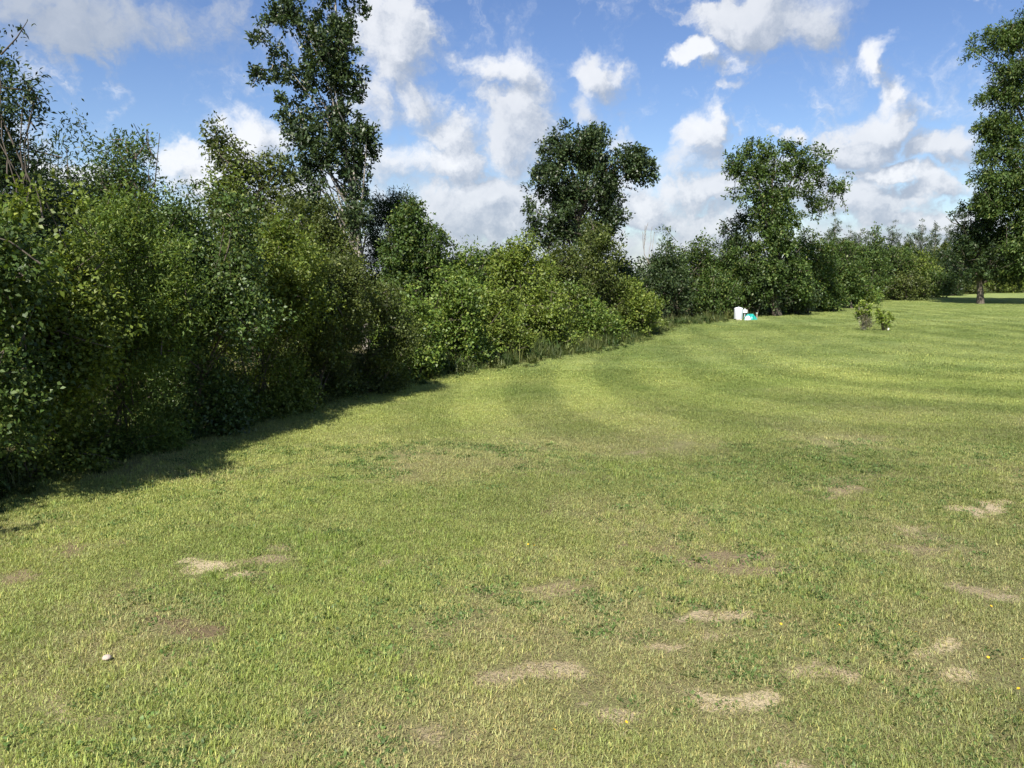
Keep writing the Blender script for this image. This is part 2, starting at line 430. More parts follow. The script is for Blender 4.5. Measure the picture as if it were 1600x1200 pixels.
# ------------------------------------------------------------------ ground
def build_ground():
    fx = np.concatenate([np.arange(-34, -8, .5), np.arange(-8, 9, .09), np.arange(9, 74.01, .5)]); fy = np.concatenate([np.arange(-8, 2.4, .5), np.arange(2.4, 11, .07), np.arange(11, 20, .2), np.arange(20, 100.01, .5)])
    out = np.array([1.5, 4, 9, 18, 34, 60, 100, 170, 300, 550, 1000, 1900, 3200])
    xs = np.concatenate([fx[0] - out[::-1], fx, fx[-1] + out]); ys = np.concatenate([fy[0] - out[::-1], fy, fy[-1] + out])
    X, Y = np.meshgrid(xs, ys)
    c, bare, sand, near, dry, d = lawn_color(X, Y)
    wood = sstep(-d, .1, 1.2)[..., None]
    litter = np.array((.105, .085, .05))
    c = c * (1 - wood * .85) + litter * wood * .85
    far = sstep(Y, 90, 140)[..., None]
    c = c * (1 - far) + np.array((.12, .15, .05)) * far
    Z = gz(X, Y)
    ny, nx = X.shape
    i = (np.arange(ny - 1)[:, None] * nx + np.arange(nx - 1)[None])
    F = np.stack([i, i + 1, i + nx + 1, i + nx], -1).reshape(-1, 4)
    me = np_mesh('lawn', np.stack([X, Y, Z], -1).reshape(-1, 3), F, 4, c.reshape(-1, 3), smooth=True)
    for nm, val in (('bare', bare), ('sand', sand), ('near', near * (1 - wood[..., 0])), ('dry', dry)):
        a = me.attributes.new(nm, 'FLOAT', 'POINT'); a.data.foreach_set('value', val.astype(np.float32).ravel())
    m_, t = base_mat('turf_and_soil')
    A = lambda nm: t.n('ShaderNodeAttribute', attribute_type='GEOMETRY', attribute_name=nm)
    gm = t.n('ShaderNodeNewGeometry'); Pp = gm.outputs['Position']
    n_f = t.noise(Pp, 38.0, 5, .7); n_m = t.noise(Pp, 7.0, 5, .6); n_b = t.noise(Pp, 1.6, 4, .55); n_x = t.noise(Pp, 120.0, 2, .6)
    col = A('col').outputs[0]
    col = t.v('SCALE', col, t.m('MULTIPLY_ADD', n_f, 1.0, .50))
    col = t.v('SCALE', col, t.m('MULTIPLY_ADD', n_m, .7, .65))
    col = t.mix(t.ramp(n_b, .42, .72, 0, .18), col, (.30, .28, .12, 1))
    thatch = t.mix(n_m, (.13, .115, .06, 1), (.27, .22, .12, 1))
    col = t.mix(t.m('MULTIPLY', A('near').outputs[2], t.ramp(n_f, .35, .65, .35, .9)), col, thatch)
    soil = t.mix(A('sand').outputs[2], (.20, .150, .085, 1), (.62, .51, .32, 1))
    soil = t.v('SCALE', soil, t.m('MULTIPLY_ADD', n_f, .5, .74))
    soil = t.v('SCALE', soil, t.m('MULTIPLY_ADD', n_x, .4, .8))
    b = t.m('ADD', A('bare').outputs[2], t.m('MULTIPLY_ADD', n_m, .6, -.3))
    b = t.m('ADD', b, t.m('MULTIPLY_ADD', n_f, .6, -.3))
    col = t.mix(t.ramp(b, .30, .62), col, soil)
    p = t.n('ShaderNodeBsdfPrincipled'); t.link(col, p.inputs['Base Color']); p.inputs['Roughness'].default_value = .95
    p.inputs['Specular IOR Level'].default_value = .1
    bp = t.n('ShaderNodeBump'); bp.inputs['Strength'].default_value = .9; bp.inputs['Distance'].default_value = .05
    t.link(t.m('ADD', n_f, t.m('MULTIPLY', n_m, .6)), bp.inputs['Height']); t.link(bp.outputs[0], p.inputs['Normal'])
    o = t.n('ShaderNodeOutputMaterial'); t.link(p.outputs[0], o.inputs[0])
    ob = new_obj('lawn', me, None, [m_])
    tag(ob, 'wide mown lawn with worn sandy patches and mowing stripes', 'lawn', kind='structure')
build_ground()

# ------------------------------------------------------------------ scattering (grass and weeds)
def blade_proto(name, n, radius, h0, h1, w0, w1, lean, flat=0.0, seed=0, broad=False, hue=None):
    r = np.random.default_rng(seed)
    a = r.random(n) * 6.283; q = np.sqrt(r.random(n)) * radius
    px, py = np.cos(a) * q, np.sin(a) * q
    L = h0 + (h1 - h0) * r.random(n) ** 1.5; W = w0 + (w1 - w0) * r.random(n)
    th = r.random(n) * 6.283
    ln = lean * (.3 + r.random(n)) + flat
    dx, dy = np.cos(th), np.sin(th)
    sx_, sy_ = -dy, dx
    V = np.zeros((n, 5, 3)); 
    e1 = ln * .55; e2 = np.minimum(ln * 1.35, 1.75)
    m1 = np.stack([dx * np.sin(e1), dy * np.sin(e1), np.cos(e1)], 1) * (L * .55)[:, None]
    m2 = m1 + np.stack([dx * np.sin(e2), dy * np.sin(e2), np.cos(e2)], 1) * (L * .5)[:, None]
    b = np.stack([px, py, np.full(n, -.004)], 1); s = np.stack([sx_, sy_, 0 * sx_], 1) * (W / 2)[:, None]
    k = 1.5 if broad else .85
    V[:, 0] = b - s * (.4 if broad else 1); V[:, 1] = b + s * (.4 if broad else 1); V[:, 2] = b + m1 + s * k; V[:, 3] = b + m1 - s * k; V[:, 4] = b + m2
    V[:, :, 2] = np.maximum(V[:, :, 2], -.004 + .006 * r.random((n, 1)))
    base = np.arange(n)[:, None] * 5
    F = np.concatenate([base + [0, 1, 2, 3], base + [3, 2, 4]], 1).ravel()
    nper = np.tile([4, 3], n)
    c = .72 + .5 * r.random((n, 1)) * np.ones((n, 3))
    if hue is not None:
        pick = r.random(n) < hue[0]
        c[pick] *= np.array(hue[1])
    cc = np.repeat(c, 5, 0)
    me = np_mesh(name, V.reshape(-1, 3), F, nper, cc)
    me.materials.append(M_BLADE)
    return me
def scatter(name, protos, pts, rot, scl, idx, tint, label, cat):
    pc = bpy.data.collections.new(name + '_prototypes')
    for k, me in enumerate(protos):
        pc.objects.link(bpy.data.objects.new('p%02d_%s' % (k, me.name), me))
    n = len(pts)
    me = bpy.data.meshes.new(name); me.vertices.add(n); me.vertices.foreach_set('co', np.asarray(pts, np.float32).ravel())
    for nm, ty, ch, val in (('rot', 'FLOAT_VECTOR', 'vector', rot), ('scl', 'FLOAT_VECTOR', 'vector', scl), ('tint', 'FLOAT_VECTOR', 'vector', tint), ('idx', 'INT', 'value', idx)):
        a = me.attributes.new(nm, ty, 'POINT')
        a.data.foreach_set(ch, np.asarray(val, np.int32 if ty == 'INT' else np.float32).ravel())
    ob = new_obj(name, me)
    ng = bpy.data.node_groups.new(name + '_nodes', 'GeometryNodeTree')
    ng.interface.new_socket('Geometry', in_out='INPUT', socket_type='NodeSocketGeometry')
    ng.interface.new_socket('Geometry', in_out='OUTPUT', socket_type='NodeSocketGeometry')
    N = NT(ng)
    gi_, go_ = N.n('NodeGroupInput'), N.n('NodeGroupOutput')
    ci = N.n('GeometryNodeCollectionInfo'); ci.inputs['Collection'].default_value = pc
    ci.inputs['Separate Children'].default_value = True; ci.inputs['Reset Children'].default_value = True
    ip = N.n('GeometryNodeInstanceOnPoints')
    def nat(nm, ty):
        q = N.n('GeometryNodeInputNamedAttribute', data_type=ty); q.inputs['Name'].default_value = nm
        return q.outputs[0]
    N.link(gi_.outputs[0], ip.inputs['Points']); N.link(ci.outputs[0], ip.inputs['Instance'])
    ip.inputs['Pick Instance'].default_value = True
    N.link(nat('idx', 'INT'), ip.inputs['Instance Index'])
    er = N.n('FunctionNodeEulerToRotation'); N.link(nat('rot', 'FLOAT_VECTOR'), er.inputs[0])
    N.link(er.outputs[0], ip.inputs['Rotation']); N.link(nat('scl', 'FLOAT_VECTOR'), ip.inputs['Scale'])
    N.link(ip.outputs[0], go_.inputs[0])
    md = ob.modifiers.new('scatter', 'NODES'); md.node_group = ng
    tag(ob, label, cat, kind='stuff')
    return ob

def fan_points(y0, y1, n, margin=1.12):
    """points spread evenly over the strip of ground between y0 and y1 ahead, as wide as the place in view plus a margin"""
    y = np.sqrt(R.random(n) * (y1 * y1 - y0 * y0) + y0 * y0)
    x = (R.random(n) * 2 - 1) * y * .70 * margin + (R.random(n) - .5) * 1.0
    return x, y
def build_grass():
    protos = []
    for s in range(6): protos.append(blade_proto('turf', 80, .13, .012, .036, .0022, .0040, .8, .2, 100 + s, hue=(.2, (1.5, 1.25, 1.3))))        # 0-5 short turf
    for s in range(4): protos.append(blade_proto('tuft', 34, .06, .03, .085, .0026, .0048, .6, .15, 200 + s, hue=(.12, (1.4, 1.2, 1.2))))           # 6-9 taller tufts
    for s in range(3): protos.append(blade_proto('straw', 30, .15, .03, .085, .002, .0035, .3, 2.0, 300 + s))                                       # 10-12 lying straw
    for s in range(3): protos.append(blade_proto('clover', 46, .10, .012, .035, .008, .015, .8, .45, 400 + s, broad=True))                           # 13-15 broad-leaved weeds
    for s in range(3): protos.append(blade_proto('far_turf', 110, .42, .018, .042, .006, .011, .8, .3, 500 + s, hue=(.25, (1.6, 1.35, 1.3))))         # 16-18 the same turf further off
    PX, PY, IDX, SC, TI = [], [], [], [], []
    def add(x, y, lo, hi, s0, s1, keep, tintf):
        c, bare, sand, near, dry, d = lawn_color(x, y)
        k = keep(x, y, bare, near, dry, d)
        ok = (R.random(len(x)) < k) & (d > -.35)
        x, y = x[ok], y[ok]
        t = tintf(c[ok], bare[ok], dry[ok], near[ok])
        t = t * (.78 + .44 * R.random((len(x), 1)))
        PX.append(x); PY.append(y); TI.append(t)
        IDX.append(R.integers(lo, hi + 1, len(x))); SC.append(s0 + (s1 - s0) * R.random(len(x)))
    thin = lambda b: np.clip(1 - b * 1.5, .07, 1)
    patch = lambda x, y, s, f=.9: np.clip((fbm(x, y, f, 3, s) - .42) * 5, 0, 1)
    green = lambda c, b, dry, near: c * 1.10
    # short turf
    add(*fan_points(2.4, 8, 17000), 0, 5, .8, 1.3, lambda x, y, b, n, dr, d: thin(b) * (1 - .45 * dr), green)
    add(*fan_points(8, 18, 38000), 0, 5, .9, 1.4, lambda x, y, b, n, dr, d: thin(b) * (1 - .4 * dr), green)
    add(*fan_points(16, 34, 16000), 16, 18, .8, 1.2, lambda x, y, b, n, dr, d: thin(b) * (1 - .3 * dr), green)
    add(*fan_points(32, 75, 22000), 16, 18, 1.0, 1.6, lambda x, y, b, n, dr, d: np.ones(len(x)) * .9, green)
    # taller tufts, in patches
    add(*fan_points(2.4, 9, 7000), 6, 9, .45, .95, lambda x, y, b, n, dr, d: thin(b * 1.2) * patch(x, y, 61, 1.5), lambda c, b, dry, near: c * np.array((1.12, 1.18, .95)))
    add(*fan_points(9, 16, 3000), 6, 9, .4, .7, lambda x, y, b, n, dr, d: thin(b * 1.2) * patch(x, y, 61, 1.5) * .6, lambda c, b, dry, near: c * 1.15)
    # straw
    add(*fan_points(2.4, 9, 5200), 10, 12, .7, 1.2, lambda x, y, b, n, dr, d: .18 + .75 * dr, lambda c, b, dry, near: np.tile((.34, .285, .15), (len(c), 1)))
    add(*fan_points(9, 18, 6000), 10, 12, .8, 1.4, lambda x, y, b, n, dr, d: .05 + .7 * dr, lambda c, b, dry, near: np.tile((.32, .275, .14), (len(c), 1)))
    # weeds
    add(*fan_points(2.4, 10, 5200), 13, 15, .6, 1.2, lambda x, y, b, n, dr, d: thin(b) * patch(x, y, 77, .6) * .9, lambda c, b, dry, near: np.tile((.115, .185, .048), (len(c), 1)))
    x, y = np.concatenate(PX), np.concatenate(PY); n = len(x)
    rot = np.stack([(R.random(n) - .5) * .2, (R.random(n) - .5) * .2, R.random(n) * 6.283], 1)
    s = np.concatenate(SC)
    scl = np.stack([s, s, s * (.75 + .5 * R.random(n))], 1)
    scatter('grass', protos, np.stack([x, y, gz(x, y)], 1), rot, scl, np.concatenate(IDX), np.concatenate(TI),
            'short green and straw coloured grass of the lawn', 'grass')
build_grass()

def build_undergrowth():
    protos = []
    for s in range(4): protos.append(blade_proto('weed_stalks', 46, .22, .18, .70, .006, .014, .45, .05, 600 + s, hue=(.25, (1.5, 1.2, 1.2))))
    for s in range(4): protos.append(blade_proto('broad_weed', 70, .26, .10, .50, .025, .045, .9, .2, 700 + s, broad=True))
    # along the foot of the wood
    seg = np.linalg.norm(np.diff(EDGE, axis=0), axis=1); cum = np.concatenate([[0], np.cumsum(seg)])
    n = 3800
    u = R.random(n) ** 1.25 * cum[-1]
    k = np.clip(np.searchsorted(cum, u) - 1, 0, len(seg) - 1); t = (u - cum[k]) / seg[k]
    p = EDGE[k] + (EDGE[k + 1] - EDGE[k]) * t[:, None]
    dv = unit(EDGE[k + 1] - EDGE[k]); nv = np.stack([-dv[:, 1], dv[:, 0]], 1)
    off = (R.random(n) ** 1.3) * 1.5 - .12
    off *= 1 + sstep(p[:, 1], 25, 60) * 1.4
    p = p + nv * off[:, None]
    x, y = p[:, 0], p[:, 1]
    s = (.22 + .58 * sstep(off, -.1, .8)) * (.5 + .8 * R.random(n)) * (1 + sstep(y, 45, 80) * 1.3)
    pt_ = G(1160, 499)
    okk = ~((np.abs(x - pt_[0]) < 1.15) & (y < pt_[1] + .5)) 
    p, x, y, s, n = p[okk], x[okk], y[okk], s[okk], int(okk.sum())
    mixc = R.random((n, 1))
    tint = np.array((.055, .10, .024)) * (1 - mixc) + np.array((.16, .18, .055)) * mixc ** 1.6
    sc = np.stack([s * 1.05, s * 1.05, s], 1)
    rot = np.stack([(R.random(n) - .5) * .3, (R.random(n) - .5) * .3, R.random(n) * 6.283], 1)
    scatter('undergrowth', protos, np.stack([x, y, gz(x, y) - .01], 1), rot, sc, R.integers(0, 8, n), tint,
            'tangle of weeds and tall grass along the foot of the wood', 'undergrowth')
build_undergrowth()

# ------------------------------------------------------------------ plants
def blob(px, py, rpx, rpy, D, depth=1.0):
    """ellipsoid seen at a photo pixel with pixel half-sizes, D metres ahead"""
    c = at(px, py, D); k = D / FPX
    return (c[0], c[1], c[2], rpx * k, rpx * k * depth, rpy * k)
PAL = {   # leaf colours: list of (rgb, share)
    'dark':   [((.034, .062, .020), 4), ((.050, .085, .026), 3), ((.085, .115, .034), 1)],
    'oak':    [((.042, .072, .026), 4), ((.060, .096, .032), 3), ((.095, .130, .050), 1.2)],
    'mid':    [((.065, .115, .026), 4), ((.090, .145, .032), 3), ((.150, .190, .045), 1.2)],
    'olive':  [((.076, .106, .025), 4), ((.105, .135, .031), 3), ((.150, .175, .046), 1.2)],
    'bright': [((.100, .165, .030), 4), ((.140, .205, .036), 3), ((.200, .250, .050), 1.5)],
    'yellow': [((.120, .175, .028), 4), ((.165, .215, .036), 3), ((.220, .260, .055), 1.2)],
    'blue':   [((.048, .080, .034), 4), ((.066, .102, .042), 3), ((.100, .135, .060), 1)],
    'brown':  [((.060, .060, .030), 4), ((.085, .078, .038), 3), ((.050, .070, .028), 2)],
    'grey':   [((.21, .20, .13), 4), ((.26, .24, .16), 3), ((.16, .18, .09), 2)],
    'pine':   [((.085, .120, .068), 4), ((.110, .145, .085), 3), ((.140, .165, .105), 1)],  # needle greens made paler: distance haze is put into the colour
}
def sprigs(blobs, n_cl, per, twig, ll, lw, pal, seed, shell=.55, droop=.15, upb=.35, spread=.28, gap=.28, gscale=None, patchy=.55, lift=1.0):
    r = np.random.default_rng(seed)
    B = np.array([b[:6] for b in blobs]); vol = (B[:, 3] * B[:, 4] * B[:, 5]) ** (2 / 3.)
    wts = np.array([b[6] if len(b) > 6 else 1.0 for b in blobs])
    which = r.choice(len(B), n_cl, p=vol * wts / (vol * wts).sum())
    b = B[which]
    d = unit(r.normal(size=(n_cl, 3)))
    q = (shell + (1.04 - shell) * r.random(n_cl) ** .55)[:, None]
    # lumpy outline
    q = q * (1 + .16 * np.sin(d[:, :1] * 5 + which[:, None] * 1.7) * np.sin(d[:, 2:] * 6 + which[:, None]))
    c = b[:, :3] + d * b[:, 3:6] * q
    # hollows between the leaf masses
    gs = gscale or float(np.median(B[:, 3:6])) * .8
    wv = unit(r.normal(size=(6, 3))) * (2.4 / gs); ph = r.random(6) * 6.28
    hol = np.sin(c @ wv.T + ph).sum(1) + .8 * np.sin((c * 2.3) @ wv.T + ph * 3).sum(1)
    keep = (c[:, 2] > .04) & (hol >= np.quantile(hol, gap))
    c, d, n_cl = c[keep], d[keep], int(keep.sum())
    tw = unit(d * .8 + r.normal(size=(n_cl, 3)) * .55 + np.array((0, 0, upb)))
    tl = twig * (.5 + r.random(n_cl) * 1.0)
    n = n_cl * per
    ci = np.repeat(np.arange(n_cl), per)
    t = r.random(n)
    pos = c[ci] + tw[ci] * (tl[ci] * (t - .35))[:, None] + r.normal(size=(n, 3)) * (twig * spread * (1.1 - .6 * t))[:, None]
    pos[:, 2] -= droop * twig * t * t
    pos[:, 2] = np.maximum(pos[:, 2], .03 + .05 * r.random(n))
    dr = unit(tw[ci] * .7 + r.normal(size=(n, 3)) * .75 - np.array((0, 0, droop * .8)))
    nr = unit(r.normal(size=(n, 3)) * .62 + np.array((0, 0, .75)) + d[ci] * .35)
    sz = .65 + .7 * r.random(n)
    cols = np.array([p[0] for p in PAL[pal]]) * .84 * lift; pw = np.array([p[1] for p in PAL[pal]], float)
    colk = r.choice(len(cols), n, p=pw / pw.sum())
    col = cols[colk]
    clv = 1 + patchy * (r.random(n_cl) - .5)
    col = col * clv[ci][:, None]
    # young tips at the end of the sprig are paler
    young = (t > .75) & (r.random(n) < .5)
    col[young] = col[young] * np.array((1.28, 1.2, 1.1))
    return (pos, dr, nr, ll * sz, lw * sz, col), c, tw, tl
def limbs(base, top, r0, targets, seed, k_main=7, wob=.06, sub=1.0, start=.25, rmin=.006):
    """a trunk from base to top and limbs out to target points"""
    r = np.random.default_rng(seed)
    base, top = np.array(base, float), np.array(top, float)
    H = np.linalg.norm(top - base)
    t = np.linspace(0, 1, k_main)
    pts = base + (top - base) * t[:, None] + r.normal(size=(k_main, 3)) * np.array((wob, wob, 0)) * H * np.minimum(t, 1 - t * .6)[:, None]
    rr = r0 * (1 - .86 * t); rr[0] *= 1.2
    out = [(pts, rr)]
    for tg in targets:
        hz = np.clip((tg[2] - base[2]) / H - .18 - .22 * r.random(), start, .93)
        s = np.array([np.interp(hz, t, pts[:, j]) for j in range(3)]); rs = np.interp(hz, t, rr) * .48 * sub
        L = np.linalg.norm(tg - s)
        u = np.linspace(0, 1, 5)[:, None]
        lp = s + (tg - s) * u + np.array((0, 0, 1)) * (np.sin(u * math.pi) * L * .10) + r.normal(size=(5, 3)) * L * .035 * np.sin(u * math.pi)
        out.append((lp, np.maximum(rs * (1 - .85 * u[:, 0]), rmin)))
    return out
def plant(name, label, cat, group, blobs, n_cl, per, twig, ll, lw, pal, seed, base=None, top=None, r0=.06, n_limbs=14,
          mat=None, bark=None, stems=0, crown_name='crown', trunk_name='trunk', wob=.06, extra=(), foot=3.0, **kw):
    B = np.array([b[:6] for b in blobs])
    if base is None:
        m_ = B[np.argmin(B[:, 2])]; base = (m_[0], m_[1])
    bx, by = base; bz = float(gz(bx, by))
    root = empty(name, (bx, by, bz))
    off = np.array((bx, by, bz))
    L, c, tw, tl = sprigs(blobs, n_cl, per, twig, ll, lw, pal, seed, **kw)
    parts = [L]
    for ex in extra:
        e, c2, _, _ = sprigs(seed=seed + 501, **{**dict(n_cl=100, per=per, twig=twig, ll=ll, lw=lw, pal=pal), **ex})
        parts.append(e)
    pos, dr, nr, ln, wd, col = (np.concatenate([p[k] for p in parts]) for k in range(6))
    me = leaves_mesh(crown_name, pos - off, dr, nr, ln, wd, col)
    new_obj(crown_name, me, root, [mat or M_LEAF])
    r = np.random.default_rng(seed + 9)
    sel = r.choice(len(c), min(n_limbs, len(c)), replace=False)
    if top is None:
        k = np.argmax(B[:, 2] + B[:, 5] * .5); top = (B[k, 0], B[k, 1], B[k, 2] + B[k, 5] * .55)
    polys = limbs((0, 0, -.08), np.array(top) - off, r0, c[sel] - off, seed, wob=wob)
    for s in range(stems):
        a = r.random() * 6.28; b0 = np.array((math.cos(a), math.sin(a), 0)) * r0 * foot * (1 + r.random()); b0[2] = -.05
        tg = c[r.integers(len(c))] - off
        polys += limbs(b0, tg, r0 * .6, [], seed + s, 5, .05)
    # fine twigs carrying outer sprigs
    for k in r.choice(len(c), min(len(c), n_limbs * 5), replace=False):
        a, b_ = c[k] - off - tw[k] * tl[k] * .9, c[k] - off + tw[k] * tl[k] * .6
        polys.append((np.array([a, (a + b_) / 2 + r.normal(size=3) * .02, b_]), np.array([.012, .008, .004]) * (ll / .08) ** .6))
    new_obj(trunk_name, tubes_mesh(trunk_name, polys, 6), root, [bark or M_BARK])
    tag(root, label, cat, group)
    return root, c, off

def mound(px, top, bot, wpx, D, seed, n=6, depth=.9):
    """a bush: one body and lumps over it, given as a box in photo pixels"""
    r = np.random.default_rng(seed + 77)
    cy, ry = (top + bot) / 2, (bot - top) / 2
    out = [(*blob(px, cy + ry * .12, wpx * .82, ry * .86, D, depth), 1.2)]
    for k in range(n):
        a = r.uniform(-.95, .95); b = r.uniform(-.85, .9)
        out.append(blob(px + a * wpx * .62 * (1 - .35 * max(-b, 0)), cy + b * ry * .72, wpx * r.uniform(.28, .46), ry * r.uniform(.22, .36), D + r.uniform(-.5, .5) * wpx * D / FPX * depth, 1.0))
    out.append(blob(px + r.uniform(-.2, .2) * wpx, top + ry * .28, wpx * .36, ry * .30, D))
    return out

HG = 'bushes along the shady near end of the wood'
# ---- near left: the front row of the wood
near_rows = [
    # px, top, bottom, half width, D, palette, leaf len, wid, clusters, per, material, label
    (-95, 390, 900, 150, 7.2, 'mid', .070, .040, 900, 26, M_LEAF, 'leafy dark green bush cut by the left edge of the picture'),
    (60, 335, 800, 120, 8.1, 'yellow', .068, .042, 900, 26, M_LEAF, 'yellow-green vine-hung bush, first full bush from the left edge'),
    (190, 325, 740, 110, 9.2, 'bright', .075, .022, 950, 28, M_SOFT, 'bush with pale feathery sprays on top, left of centre of the dark hedge'),
    (310, 345, 706, 105, 10.6, 'mid', .070, .044, 900, 26, M_GLOSS, 'green bush with broad shiny leaves below the white cloud at left'),
    (410, 330, 672, 95, 12.0, 'yellow', .070, .036, 900, 26, M_LEAF, 'tall yellowish green bush in front of the vine-hung leaning snag'),
    (495, 405, 640, 80, 13.2, 'olive', .070, .034, 850, 26, M_LEAF, 'olive green small-leaved bush left of the pale tree trunk'),
    (578, 462, 622, 66, 14.4, 'olive', .070, .034, 700, 26, M_LEAF, 'dull olive bush at the end of the shaded hedge, below the pale trunk'),
]
def overhang(px, top, bot, wpx, D, seed):
    """a hedge bush whose leafy top leans out over a recessed foot"""
    r = np.random.default_rng(seed + 77)
    H = bot - top; mid = bot - .40 * H; k = 8.0 / D
    out = [(*blob(px + 18 * k, (top + mid) / 2 + .04 * H, wpx * .95, H * .29, D - .1, .8), 1.1), (*blob(px - 22 * k, (mid + bot) / 2 + .05 * H, wpx * 1.0, H * .26, D + .30, .7), 1.6), (*blob(px - 10 * k, bot - .07 * H, wpx * 1.05, H * .12, D + .15, .6), 1.4)]
    for q in range(10):
        a, b_ = r.uniform(-.9, .9), r.uniform(-.2, 1.0)
        out.append(blob(px + 22 * k + a * wpx * .7, top + (mid - top) * (.12 + .8 * b_), wpx * r.uniform(.24, .42), H * r.uniform(.09, .15), D - .15 + r.uniform(-.5, .3) * wpx * D / FPX))
    return out
for k, (px, tp, bt, w_, D, pal, ll, lw, nc, per, mt, lab) in enumerate(near_rows):
    bl = overhang(px, tp, bt, w_, D, 40 + k)
    plant('hedge_bush', lab, 'bush', HG, bl, int(nc * 3.0), per, .27, ll * .70, lw * .74, pal, 40 + k, gap=.30, gscale=.55, mat=mt, stems=3, r0=.03, n_limbs=12, shell=.4,
          crown_name='foliage', trunk_name='stems', patchy=.6, extra=[dict(blobs=bl[2:], n_cl=70, per=12, twig=.30, ll=ll * .85, lw=lw * .95, pal='bright', shell=.9)])
# ---- near left: second row
back_rows = [
    ('small_tree', -60, 40, 700, 110, 9.6, 'dark', .075, .026, 600, 24, 'dark overhanging tree whose twigs enter at the upper left edge'),
    ('small_tree', 85, 205, 640, 120, 11.6, 'blue', .085, .024, 620, 24, 'bluish narrow-leaved small tree rising behind the hedge at far left'),
    ('small_tree', 205, 222, 620, 105, 12.8, 'mid', .080, .028, 620, 24, 'small tree with a ragged leafy spire against blue sky at left'),
    ('small_tree', 285, 300, 600, 95, 14.5, 'mid', .080, .036, 520, 24, 'low green tree below the big white cloud at left'),
    ('small_tree', 455, 320, 600, 70, 16.5, 'olive', .085, .04, 560, 24, 'olive tree at the foot of the tallest tree'),
    ('small_tree', 512, 318, 560, 46, 18.0, 'olive', .085, .04, 600, 24, 'rounded olive tree right of the tallest tree trunk'),
]
for k, (nm, px, tp, bt, w_, D, pal, ll, lw, nc, per, lab) in enumerate(back_rows):
    plant(nm, lab, 'tree', 'small trees behind the near hedge', mound(px, tp, bt, w_ * 1.08, D, 80 + k, 12), int(nc * 2.3), per, .40, ll * .85, lw * .95, pal, 80 + k, stems=1, r0=.04, n_limbs=9, upb=.5, gap=.15)
# ragged sprays of the two left-hand trees against the sky
plant('small_tree', 'slender leafy sprig tree standing up into blue sky at left', 'tree', 'small trees behind the near hedge',
      [blob(205, 225, 24, 22, 12.4), blob(190, 270, 26, 40, 12.4), blob(230, 215, 14, 10, 12.4), blob(200, 340, 40, 60, 12.4)], 170, 16, .30, .075, .024, 'mid', 131, r0=.03, n_limbs=12, shell=.2, upb=.8)
plant('small_tree', 'dark twiggy tree with long bare-tipped sprays near the upper left corner', 'tree', 'small trees behind the near hedge',
      [blob(10, 180, 50, 18, 9.0), blob(45, 140, 34, 22, 9.0), blob(5, 110, 26, 14, 9.0), blob(20, 55, 12, 8, 9.0), blob(-40, 150, 60, 80, 9.0), (*blob(0, 300, 70, 100, 9.2), 1.5)], 560, 18, .24, .060, .022, 'dark', 132, r0=.03, n_limbs=9, shell=.1, upb=.25)
# ---- trees beside and behind the viewer on the left: they shade the near end of the hedge
for k, (x, y, h, w_) in enumerate([(-6.9, 4.4, 4.4, 1.4), (-7.6, 1.6, 5.4, 1.7), (-8.2, -1.6, 6.4, 2.0)]):
    bl = [(x, y, h * .55, w_, w_, h * .42), (x + .5, y - .4, h * .8, w_ * .6, w_ * .6, h * .2), (x - .5, y + .6, h * .3, w_ * .9, w_ * .8, h * .26), (x + .7, y + .3, h * .45, w_ * .7, w_ * .8, h * .28)]
    plant('small_tree', ['leafy tree just outside the left edge beside the hedge', 'broad leafy tree to the left of the viewer', 'tall leafy tree behind the viewer at left'][k], 'tree', 'trees left of the viewer',
          bl, 520, 20, .45, .11, .065, 'mid', 150 + k, r0=.09, n_limbs=18)

# ---- leaning vine-covered snag
plant('vine_snag', 'leaning dead snag wrapped in vines beside the tallest tree', 'tree', None,
      [blob(335, 195, 12, 12, 17.5), blob(343, 215, 15, 16, 17.5), blob(358, 235, 18, 18, 17.5), blob(375, 255, 26, 22, 17.5), (*blob(390, 320, 48, 62, 17.5), 1.3), blob(425, 255, 22, 14, 17.5), blob(350, 320, 26, 40, 17.5), blob(440, 300, 26, 40, 17.5), blob(400, 420, 60, 60, 17.5)],
      820, 24, .34, .085, .045, 'olive', 160, top=at(338, 200, 17.5), r0=.11, n_limbs=16, shell=.45, droop=.5, upb=.0,
      extra=[dict(blobs=[blob(385, 300, 50, 50, 17.5)], n_cl=90, per=22, pal='yellow', shell=.8)])
